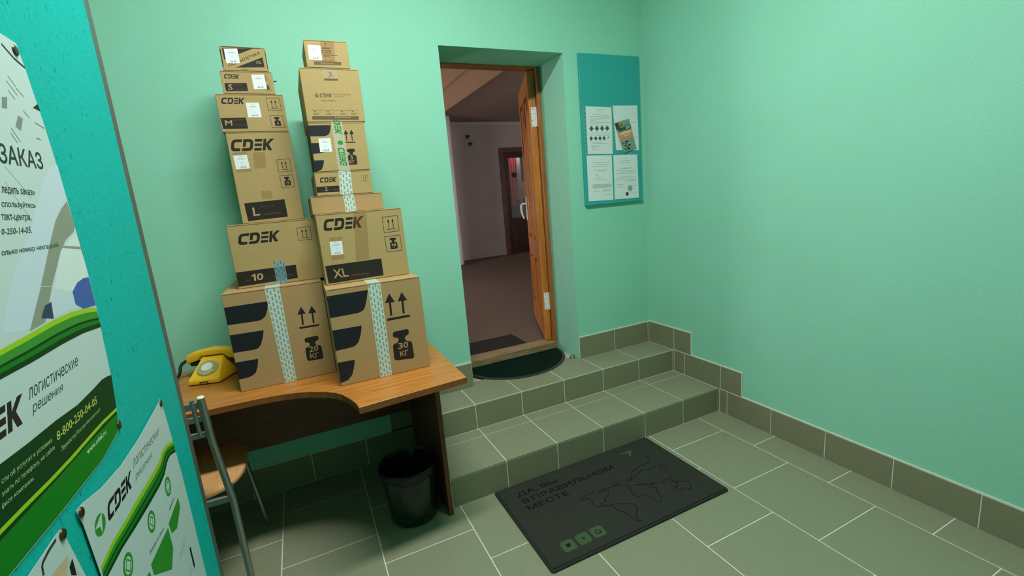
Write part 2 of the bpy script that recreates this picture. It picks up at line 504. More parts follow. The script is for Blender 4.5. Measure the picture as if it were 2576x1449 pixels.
ARROWS = []
for _a in (.2, .74):
    ARROWS += [[(_a, 1), (_a - .21, .66), (_a + .21, .66)], [(_a - .045, .67), (_a + .045, .67), (_a + .045, .17), (_a - .045, .17)]]
ARROWS += [[(0, 0), (1, 0), (1, .09), (0, .09)]]
ARROWS_THIN = []
for _a in (.36, .64):
    ARROWS_THIN += [[(_a, .84), (_a - .075, .64), (_a + .075, .64)], [(_a - .022, .66), (_a + .022, .66), (_a + .022, .24), (_a - .022, .24)]]
ARROWS_THIN += [[(.22, .16), (.78, .16), (.78, .20), (.22, .20)]]
def frame_lines(w=.035):
    return [[(0, 0), (1, 0), (1, w), (0, w)], [(0, 1 - w), (1, 1 - w), (1, 1), (0, 1)], [(0, w), (w, w), (w, 1 - w), (0, 1 - w)], [(1 - w, w), (1, w), (1, 1 - w), (1 - w, 1 - w)]]
WEIGHT = [[(.10, .80), (.06, .83), (.04, .90), (.07, .97), (.14, 1), (.82, 1), (.90, .97), (.93, .90), (.90, .83), (.82, .80), (.72, .78), (.66, .72), (.68, .65), (.76, .60), (.92, .585), (.98, .55), (1, .50), (1, .08), (.97, .03), (.90, 0), (.10, 0), (.03, .03), (0, .08), (0, .50), (.02, .55), (.08, .585), (.22, .60), (.30, .65), (.33, .72), (.26, .78)]]
def sub(q, s0, t0, s1, t1):
    return [bilerp(q, s0, t1), bilerp(q, s1, t1), bilerp(q, s1, t0), bilerp(q, s0, t0)]

def neg(root):
    """offset that lets a part of an unrotated root be written in room coordinates"""
    return tuple(-c for c in root.location)

# ------------------------------------------------------------------ the room shell
RX0, RY0, ZC = -4.3, -4.6, 3.25          # left wall, front wall, ceiling height
DX0, DX1, DZ = -1.436, -0.634, 2.317    # doorway in the back wall
H1, H2 = 0.1558, 0.3123                 # heights of step and landing
YL, YS = -0.2553, -0.6462               # front edges of landing and step
G = 0.0025                              # half a joint

wb = MB()
for a in [(RX0 - .2, DX0, 0, .40, -.05, ZC), (DX1, .2, 0, .40, -.05, ZC), (DX0, DX1, 0, .40, DZ, ZC)]:
    wb.box(*a)
tag(wb.build('wall_back', M_WALL), 'mint green plastered back wall with the open doorway', kind='structure')
tag(MB().box(0, .2, RY0, 0, -.05, ZC).build('wall_right', M_WALL), 'mint green plastered wall right of the steps', kind='structure')
tag(MB().box(RX0 - .2, RX0, RY0, 0, -.05, ZC).build('wall_left', M_WALL), 'mint green plastered wall left of the desk', kind='structure')
tag(MB().box(RX0 - .2, .2, RY0 - .2, RY0, -.05, ZC).build('wall_front', M_WALL), 'mint green plastered wall facing the doorway', kind='structure')
tag(MB().box(RX0 - .2, .2, RY0 - .2, .4, ZC, ZC + .15).build('ceiling', M_CEIL), 'plain white ceiling of the tiled room', kind='structure')

_tile_mesh = {}
def tile(parent, sx, sy, sz, centre, m, name='tile'):
    key = (round(sx, 4), round(sy, 4), round(sz, 4), m.name)
    if key not in _tile_mesh:
        me = MB().box(-sx / 2, sx / 2, -sy / 2, sy / 2, -sz / 2, sz / 2).mesh('tile', bevel=.0012)
        me.materials.append(m)
        _tile_mesh[key] = me
    o = bpy.data.objects.new(name, _tile_mesh[key])
    jit = random.uniform(-.0006, .0)
    o.location = (centre[0], centre[1], centre[2])
    thin = min((sx, 0), (sy, 1), (sz, 2))[1]
    l = list(o.location); l[thin] += jit if thin == 2 else -jit * 0
    o.location = l
    o.parent = parent
    col.objects.link(o)
    return o

# floor: 40 cm tiles, each column shifted by half a tile
floor = MB().box(RX0, 0, RY0, 0, -.08, -.0022).build('floor', M_GROUT)
tag(floor, 'grey ceramic tiled floor with pale joints', kind='structure')
def floor_tile(x0, x1, y0, y1):
    x0 = max(x0, RX0); y0 = max(y0, RY0)
    y1 = min(y1, 0 if x1 < -1.82 else (YS + .002 if x0 > -1.82 else 0)); x1 = min(x1, 0)
    if x1 - x0 < .02 or y1 - y0 < .02: return
    tile(floor, x1 - x0 - 2 * G, y1 - y0 - 2 * G, .008, ((x0 + x1) / 2, (y0 + y1) / 2, -.004), M_TILE)
xs = [0.0, -.1885] + [-.1885 - .3981 * k for k in range(1, 12)]
for k in range(len(xs) - 1):
    off = .231 if k % 2 == 0 else .03
    for j in range(0, 13):
        floor_tile(xs[k + 1], xs[k], -(off + .4002 * j), -(off + .4002 * (j - 1)))

# steps up to the door: tiled landing and one step
SX = -1.822
stairs = MB()
stairs.box(SX, -.001, YL + .0022, -.001, -.03, H2 - .0022).box(SX, -.001, YS + .0022, YL + .01, -.03, H1 - .0022)
stairs = stairs.build('stairs', M_GROUT)
tag(stairs, 'two tiled steps of grey ceramic leading up to the doorway', kind='structure')
def spans(first, lo):
    out = [(-.018, 0.0), (-first, -.018)]
    x = first
    while -x > lo:
        out.append((max(-x - .2997, lo), -x)); x += .2997
    return out
for (x0, x1) in spans(.324, SX):
    if x1 - x0 < .012: continue
    cx, w = (x0 + x1) / 2, x1 - x0 - 2 * G
    tile(stairs, w, -YL - G, .008, (cx, YL / 2 + .001, H2 - .004), M_TILE)
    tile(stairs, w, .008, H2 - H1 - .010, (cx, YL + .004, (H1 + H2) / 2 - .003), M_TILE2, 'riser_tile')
for (x0, x1) in spans(.318, SX):
    if x1 - x0 < .012: continue
    cx, w = (x0 + x1) / 2, x1 - x0 - 2 * G
    tile(stairs, w, .300 - G, .008, (cx, YS + .15, H1 - .004), M_TILE)
    tile(stairs, w, (YL - YS - .300) - 2 * G, .008, (cx, (YS + .300 + YL) / 2, H1 - .004), M_TILE)
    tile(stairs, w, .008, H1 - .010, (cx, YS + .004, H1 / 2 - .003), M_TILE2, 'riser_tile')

# floor of the doorway: tile lip, rough mortar, worn sill
mort = MB().box(DX0, DX1, .0, .40, -.03, H2 - .010).build('trim_1', M_CONC)
tag(mort, 'rough grey mortar strip between landing tiles and door sill', kind='structure')
for (x0, x1) in [(-.918, -.636), (-1.2182, -.9228), (-1.434, -1.2226)]:
    tile(stairs, x1 - x0, .06, .008, ((x0 + x1) / 2, .0305, H2 - .004), M_TILE)

# tiled skirting
bb = MB().box(DX1 + .001, 0, -.0065, .0, H2, H2 + .1560).build('baseboard_back', M_GROUT)
tag(bb, 'grey tile skirting along the back wall beside the doorway', kind='structure')
def wall_tile_x(par, x0, x1, z0, z1):
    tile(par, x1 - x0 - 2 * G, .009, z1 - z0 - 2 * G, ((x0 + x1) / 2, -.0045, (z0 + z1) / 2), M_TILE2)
for x0, x1 in [(-.634, -.331), (-.331, -.020), (-.020, -.001)]:
    wall_tile_x(bb, x0, x1, H2, H2 + .153)
bl = MB().box(SX, DX0 - .001, -.0065, 0, H2, H2 + .1610).box(-1.975, SX, -.0065, 0, .153, .310).box(RX0, SX, -.0065, 0, 0, .1685).build('baseboard_left', M_GROUT)
tag(bl, 'grey tile skirting along the back wall behind the desk', kind='structure')
wall_tile_x(bl, -1.725, DX0, H2, H2 + .158); wall_tile_x(bl, SX, -1.725, H2, H2 + .158)
wall_tile_x(bl, -1.975, SX, .1665, .3085)
x = SX
for nx in [-1.830, -2.126, -2.416, -2.716, -3.016, -3.316, -3.616, -3.916, -4.216]:
    if x - nx > .03: wall_tile_x(bl, nx, x, 0, .165)
    x = nx if x - nx > .03 else x
br = MB().box(-.0065, 0, -.4145, 0, H2, H2 + .1580).box(-.0065, 0, -.8105, YL, H1, H1 + .1560).box(-.0065, 0, RY0, YS, 0, .1560).build('baseboard_right', M_GROUT)
tag(br, 'stepped grey tile skirting along the right wall', kind='structure')
def wall_tile_y(y0, y1, z0, z1):
    tile(br, .009, y1 - y0 - 2 * G, z1 - z0 - 2 * G, (-.0045, (y0 + y1) / 2, (z0 + z1) / 2), M_TILE2)
for y0, y1 in [(-.412, -.258), (-.258, -.010)]: wall_tile_y(y0, y1, H2, H2 + .155)
for y0, y1 in [(-.808, -.654), (-.654, -.355), (-.355, -.258)]: wall_tile_y(y0, y1, H1, H1 + .153)
ys = [-.650, -.7055] + [-1.0025 - .2997 * k for k in range(12)]
for a, b in zip(ys[1:], ys[:-1]): wall_tile_y(a, b, 0, .153)

# ceiling lamps of the tiled room
def ceiling_lamp(loc, power, label):
    r = empty('ceiling_lamp', (loc[0], loc[1], ZC))
    tag(r, label, 'lamp')
    MB().box(-.62, .62, -.13, .13, -.05, 0).build('housing', M_WHITE, r, bevel=.006)
    MB().box(-.60, .60, -.11, .11, -.062, -.0505).build('diffuser', mat('lamp_diffuser', (250, 250, 245), rough=.4, emit=((255, 252, 240), 3.0)), r, bevel=.006)
    L = bpy.data.lights.new('ceiling_lamp_light', 'AREA')
    L.shape = 'RECTANGLE'; L.size = 1.16; L.size_y = .2; L.energy = power; L.color = LAMP_COLOR
    o = bpy.data.objects.new('ceiling_lamp_light', L)
    o.location = (0, 0, -.066); col.objects.link(o); o.parent = r
ceiling_lamp(LAMP_POS, LAMP_POWER, 'long white ceiling lamp of the tiled room')

# ------------------------------------------------------------------ the hall beyond the doorway
HZ = .328
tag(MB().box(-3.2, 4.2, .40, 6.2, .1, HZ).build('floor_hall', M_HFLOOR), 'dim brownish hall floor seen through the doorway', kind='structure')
hf = MB()
FX0, FX1, FZ = 1.567, 2.60, 2.455
for a in [(-3.2, FX0, 6.0, 6.2, HZ, 3.0), (FX1, 4.2, 6.0, 6.2, HZ, 3.0), (FX0, FX1, 6.0, 6.2, FZ, 3.0)]: hf.box(*a)
tag(hf.build('wall_hall_back', M_HWALL), 'pale grey end wall of the hall', kind='structure')
tag(MB().box(4.2, 4.4, .40, 6.2, .1, 3.0).build('wall_hall_right', M_HWALL), 'right wall of the hall', kind='structure')
hl = MB()
for a in [(-3.4, -3.2, .40, 1.9, .1, 3.0), (-3.4, -3.2, 4.7, 6.2, .1, 3.0), (-3.4, -3.2, 1.9, 4.7, .1, 1.15), (-3.4, -3.2, 1.9, 4.7, 2.5, 3.0)]: hl.box(*a)
tag(hl.build('wall_hall_left', M_HWALL), 'left wall of the hall with a window', kind='structure')
hfw = MB()
for a in [(.2, 1.5, .30, .398, .1, 3.0), (3.3, 4.2, .30, .398, .1, 3.0), (1.5, 3.3, .30, .398, .1, 1.2), (1.5, 3.3, .30, .398, 2.5, 3.0)]: hfw.box(*a)
tag(hfw.build('wall_hall_front', M_HWALL), 'front wall of the hall beside the doorway', kind='structure')
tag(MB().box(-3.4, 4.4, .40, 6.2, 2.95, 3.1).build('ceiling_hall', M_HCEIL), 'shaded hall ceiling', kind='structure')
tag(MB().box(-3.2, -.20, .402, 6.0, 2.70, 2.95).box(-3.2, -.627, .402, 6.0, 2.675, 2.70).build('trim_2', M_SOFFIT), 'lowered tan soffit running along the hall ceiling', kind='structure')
tag(MB().box(-3.2, 4.2, 5.97, 6.0, 2.885, 2.95).build('trim_3', mat('hall_cornice', (196, 188, 186), rough=.8)), 'pale cornice at the top of the hall end wall', kind='structure')
tag(MB().box(.02, .385, 5.25, 5.6, HZ, 2.95).build('column', mat('column_paint', (236, 234, 238), rough=.4), bevel=.05, seg=4, smooth=True), 'off-white column with rounded corners in the hall', kind='structure')

wn = empty('window_1', (-3.3, 3.3, 1.15)); tag(wn, 'white framed hall window', kind='structure')
fr = MB()
for a in [(-.04, .04, -1.4, 1.4, 0, .06), (-.04, .04, -1.4, 1.4, 1.29, 1.35), (-.04, .04, -1.4, -1.34, .06, 1.29), (-.04, .04, 1.34, 1.4, .06, 1.29), (-.04, .04, -.03, .03, .06, 1.29)]: fr.box(*a)
fr.build('window_frame', M_WHITE, wn)
for a in ((-1.34, -.03), (.03, 1.34)):
    MB().box(-.004, .004, a[0], a[1], .06, 1.29).build('pane', M_GLASS, wn)
wl = bpy.data.lights.new('hall_daylight', 'AREA'); wl.shape = 'RECTANGLE'; wl.size = 2.6; wl.size_y = 1.2
wl.energy = HALL_WINDOW_POWER; wl.color = (1.0, .90, .88)
wo = bpy.data.objects.new('hall_daylight', wl); wo.location = (-3.19, 3.3, 1.83); wo.rotation_euler = (0, -PI / 2, 0); col.objects.link(wo)

# unseen window and area light, added to brighten the hall end wall
wn2 = empty('fill_window', (2.4, .36, 1.2)); tag(wn2, 'added white framed window brightening the hall end wall', kind='structure')
fr = MB()
for a in [(-.9, .9, -.04, .04, 0, .06), (-.9, .9, -.04, .04, 1.24, 1.3), (-.9, -.84, -.04, .04, .06, 1.24), (.84, .9, -.04, .04, .06, 1.24), (-.03, .03, -.04, .04, .06, 1.24)]: fr.box(*a)
fr.build('window_frame', M_WHITE, wn2)
for a in ((-.84, -.03), (.03, .84)):
    MB().box(a[0], a[1], -.004, .004, .06, 1.24).build('pane', M_GLASS, wn2)
wl2 = bpy.data.lights.new('hall_fill_light', 'AREA'); wl2.shape = 'RECTANGLE'; wl2.size = 1.66; wl2.size_y = 1.16
wl2.energy = HALL_FILL_POWER; wl2.color = (1.0, .90, .86)
wo2 = bpy.data.objects.new('hall_fill_light', wl2); wo2.location = (2.4, .41, 1.85); wo2.rotation_euler = (PI / 2, 0, PI); col.objects.link(wo2)

# far door of the hall, glazed
d2 = empty('door_2', (FX0, 6.0, HZ)); tag(d2, 'dark brown glazed door at the far end of the hall', kind='structure')
f2 = MB()
W2 = FX1 - FX0; Z2 = FZ - HZ
for a in [(0, .09, -.03, .08, 0, Z2), (W2 - .09, W2, -.03, .08, 0, Z2), (.09, W2 - .09, -.03, .08, Z2 - .09, Z2)]: f2.box(*a)
f2.build('door_frame', wood('reddish_frame_wood', (84, 46, 38), (108, 62, 50), scale=(14, 14, 1.2), rough=.4), d2, bevel=.004)
lf = MB()
gx0, gx1, gz0, gz1 = .19, .80, .73, 1.93
for a in [(.09, gx0, .0, .05, .01, Z2 - .09), (gx1, W2 - .09, .0, .05, .01, Z2 - .09), (gx0, gx1, .0, .05, .01, gz0), (gx0, gx1, .0, .05, gz1, Z2 - .09)]: lf.box(*a)
lf.build('door_leaf', M_DKWOOD, d2)
MB().box(.22, .77, -.008, .0, .12, .60).build('door_panel', M_DKWOOD, d2, bevel=.006)
MB().box(gx0, gx1, .022, .028, gz0, gz1).build('pane', M_GLASS, d2)
MB().prism(ring(.313, 1.592, .056), -.002, .0, lambda x, y, z: (x, z + .018, y)).build('round_sticker', M_BLACK, d2)
MB().box(.60, .66, -.03, .0, .86, 1.12).build('door_handle', M_BLACK, d2, bevel=.004)
# the vestibule behind that glass
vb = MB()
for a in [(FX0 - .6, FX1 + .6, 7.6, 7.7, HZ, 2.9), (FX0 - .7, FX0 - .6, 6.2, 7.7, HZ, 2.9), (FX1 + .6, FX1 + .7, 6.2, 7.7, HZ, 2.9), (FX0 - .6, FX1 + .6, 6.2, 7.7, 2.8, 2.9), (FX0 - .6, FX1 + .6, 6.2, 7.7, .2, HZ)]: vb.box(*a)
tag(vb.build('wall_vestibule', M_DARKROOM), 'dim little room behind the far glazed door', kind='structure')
def drape(name, x0, x1, y, z0, z1, m, label, cat):
    b = MB(); n = 14
    top = [(x0 + (x1 - x0) * i / n, y + .018 * math.sin(i * 1.9)) for i in range(n + 1)]
    b.add([(p[0], p[1], z0) for p in top] + [(p[0], p[1], z1) for p in top] + [(p[0], p[1] + .004, z0) for p in top] + [(p[0], p[1] + .004, z1) for p in top],
          [(i, i + 1, n + 2 + i, n + 1 + i) for i in range(n)] + [(2 * n + 2 + i, 2 * n + 3 + i, 3 * n + 4 + i, 3 * n + 3 + i) for i in range(n)])
    return tag(b.build(name, m, smooth=True), label, cat)
drape('banner', 1.84, 2.09, 6.35, 1.30, 2.6, M_RED, 'red cloth banner behind the glass of the far hall door', 'banner')
drape('curtain', 2.135, 2.235, 6.40, 1.1, 2.6, M_PALE, 'narrow pale curtain beside the red banner', 'curtain')
sh = empty('shelf', (2.25, 6.55, 1.45)); tag(sh, 'brown shelf with small frames behind the far glazed door', 'shelf')
MB().box(-.25, .45, -.1, .12, 0, .03).build('board', M_SEAT, sh)
MB().box(-.25, .45, .10, .12, .03, .36).build('back_panel', wood('shelf_back', (150, 110, 70), (176, 134, 88)), sh)
for x in (-.20, -.02, .18):
    f = MB().box(x, x + .13, .05, .07, .03, .24).build('picture_frame', M_SEAT, sh)
    MB().box(x + .02, x + .11, .047, .0499, .05, .22).build('picture', M_BLACK, f)
vl = bpy.data.lights.new('banner_fill_light', 'POINT'); vl.energy = 30; vl.color = (1, .86, .72); vl.shadow_soft_size = .08  # added point light without a fixture, brightens the banner behind the glass
vo = bpy.data.objects.new('banner_fill_light', vl); vo.location = (2.15, 6.24, 2.62); col.objects.link(vo)
for (x, z, s) in [(.947, 2.686, .55), (.985, 2.553, .45)]:
    b = MB().box(x - .055 * s, x + .06 * s, 5.955, 6.0, z - .03 * s, z + .04 * s).prism([(x - .02, z - .05), (x + .05 * s, z), (x - .06 * s, z + .02)], 5.93, 5.957, lambda a, c, y: (a, y, c))
    tag(b.build('wall_bracket', M_BLACK), ('black bent bracket high on the hall end wall' if s == .55 else 'small black stub below the bent bracket on the hall end wall'), 'bracket', None)

# door frame and open pine door
tr = MB()
for a in [(DX1 - .028, DX1, .30, .335, H2 + .04, DZ - .002), (DX0, DX0 + .055, .30, .40, H2 + .04, DZ - .002), (DX0 + .055, DX1 - .028, .30, .395, DZ - .008, DZ - .002), (DX1 - .010, DX1, .335, .43, H2 + .04, DZ - .002)]: tr.box(*a)
tag(tr.build('trim_4', M_PINE2, bevel=.003), 'orange pine frame around the doorway', kind='structure')
tag(MB().box(DX0 + .001, DX1 - .001, .295, .415, H2 - .012, .3655).build('trim_5', M_SILL, bevel=.006, seg=2), 'worn wooden sill in the doorway', kind='structure')

ang = math.atan2(.93, .37)
dr = empty('door_1', (DX1 - .026, .342, .372), ang)
tag(dr, 'open orange pine door with raised panels and white hinges', kind='structure')
LW, LT, LH = .735, .048, 1.932
# local x runs along the leaf, local y points to the face we see
st = MB()
for a in [(0, .105, 0, LT, 0, LH), (LW - .105, LW, 0, LT, 0, LH), (.105, LW - .105, 0, LT, LH - .12, LH), (.105, LW - .105, 0, LT, 0, .18), (.105, LW - .105, 0, LT, .62, .74), (.315, .42, 0, LT, .74, LH - .12), (.315, .42, 0, LT, .18, .62)]: st.box(*a)
st.build('door_leaf', M_PINE, dr)
for x0, x1 in ((.105, .315), (.42, .63)):
    for z0, z1 in ((.18, .62), (.74, LH - .12)):
        p = MB().box(x0, x1, .010, LT - .012, z0, z1).build('panel', M_PINE, dr)
        MB().box(x0 + .035, x1 - .035, LT - .012, LT - .001, z0 + .035, z1 - .035).build('raised_field', M_PINE, p, bevel=.009)
        mo = MB()
        for a in [(x0, x0 + .014, LT - .014, LT + .004, z0, z1), (x1 - .014, x1, LT - .014, LT + .004, z0, z1), (x0 + .014, x1 - .014, LT - .014, LT + .004, z0, z0 + .014), (x0 + .014, x1 - .014, LT - .014, LT + .004, z1 - .014, z1)]: mo.box(*a)
        mo.build('moulding', M_PINE, p)
for z in (.239, 1.563):
    h = MB().box(-.0035, -.0005, .006, .036, z, z + .131).build('hinge', M_WHITE, dr, bevel=.001)
    MB().tube([(-.006, .000, z), (-.006, .000, z + .131)], .0065, 12).build('knuckle', M_WHITE, h)
    for q, (yy, zz) in enumerate(((.021, .012), (.027, .045), (.015, .088), (.021, .119))):
        MB().prism(ring(yy, z + zz, .0032, None, 10), -.0048, -.0034, lambda a, c, x: (x, a, c)).build('screw', M_BLACK, h)
hp = MB().box(.635, .668, LT, LT + .010, .885, 1.085).build('handle_plate', M_WHITE, dr, bevel=.003)
MB().tube([(.651, LT + .008, 1.03), (.651, LT + .042, 1.03), (.645, LT + .052, 1.02), (.635, LT + .055, .98), (.622, LT + .048, .935), (.612, LT + .038, .905)], [.009, .009, .009, .008, .007, .006], 10).build('lever', M_WHITE, hp, smooth=True)
hp2 = MB().box(.635, .668, -.010, 0, .885, 1.085).build('handle_plate', M_WHITE, dr, bevel=.003)
MB().tube([(.651, -.008, 1.03), (.651, -.05, 1.03), (.61, -.053, 1.022), (.545, -.05, .985)], .008, 10).build('lever', M_WHITE, hp2, smooth=True)

# ------------------------------------------------------------------ desk
DTZ = .765
desk = empty('desk', (-2.5, -.45, 0))
tag(desk, 'wooden office desk with a curved front edge and side panel', 'desk')
dloc = neg(desk)
arc = [(-2.195, -.965), (-2.198, -.925), (-2.210, -.875), (-2.237, -.798), (-2.262, -.760), (-2.293, -.726), (-2.354, -.682), (-2.40, -.660), (-2.445, -.645), (-2.50, -.636), (-2.564, -.631), (-2.66, -.627), (-2.80, -.627), (-3.22, -.627)]
outline = [(-3.22, -.012), (-1.770, -.012), (-1.770, -.933)] + arc
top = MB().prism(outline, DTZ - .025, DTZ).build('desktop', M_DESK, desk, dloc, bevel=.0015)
edge_pts = [(-1.770, -.933)] + arc
eb = MB()
P_ = edge_pts
nrm = []
for i, p in enumerate(P_):
    a = Vector(P_[max(i - 1, 0)]); b = Vector(P_[min(i + 1, len(P_) - 1)])
    d = (b - a).normalized(); nrm.append(Vector((-d.y, d.x)))
    if i in (0,): nrm[-1] = Vector((0, -1))
sgn = 1 if nrm[1].y < 0 else -1
vs_ = []
for p, n_ in zip(P_, nrm):
    n_ = n_ * (sgn if n_.y * sgn < 0 or True else 1)
    q = Vector(p) + (n_ if n_.y < 0 else -n_) * .0018
    vs_ += [(p[0], p[1], DTZ - .0255), (q.x, q.y, DTZ - .0255), (q.x, q.y, DTZ - .001), (p[0], p[1], DTZ - .001)]
eb.add(vs_, [(4 * i + a, 4 * i + 4 + a, 4 * i + 4 + (a + 1) % 4, 4 * i + (a + 1) % 4) for i in range(len(P_) - 1) for a in range(4)])
eb.build('edge_band', M_DESK_EDGE_SHADE, top)
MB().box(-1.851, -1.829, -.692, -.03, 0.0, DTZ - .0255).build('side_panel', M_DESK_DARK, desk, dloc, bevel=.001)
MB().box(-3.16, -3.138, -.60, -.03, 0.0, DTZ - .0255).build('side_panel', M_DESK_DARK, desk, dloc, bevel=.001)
MB().box(-3.137, -1.852, -.112, -.094, .32, DTZ - .0255).build('modesty_panel', M_DESK_DARK, desk, dloc, bevel=.001)

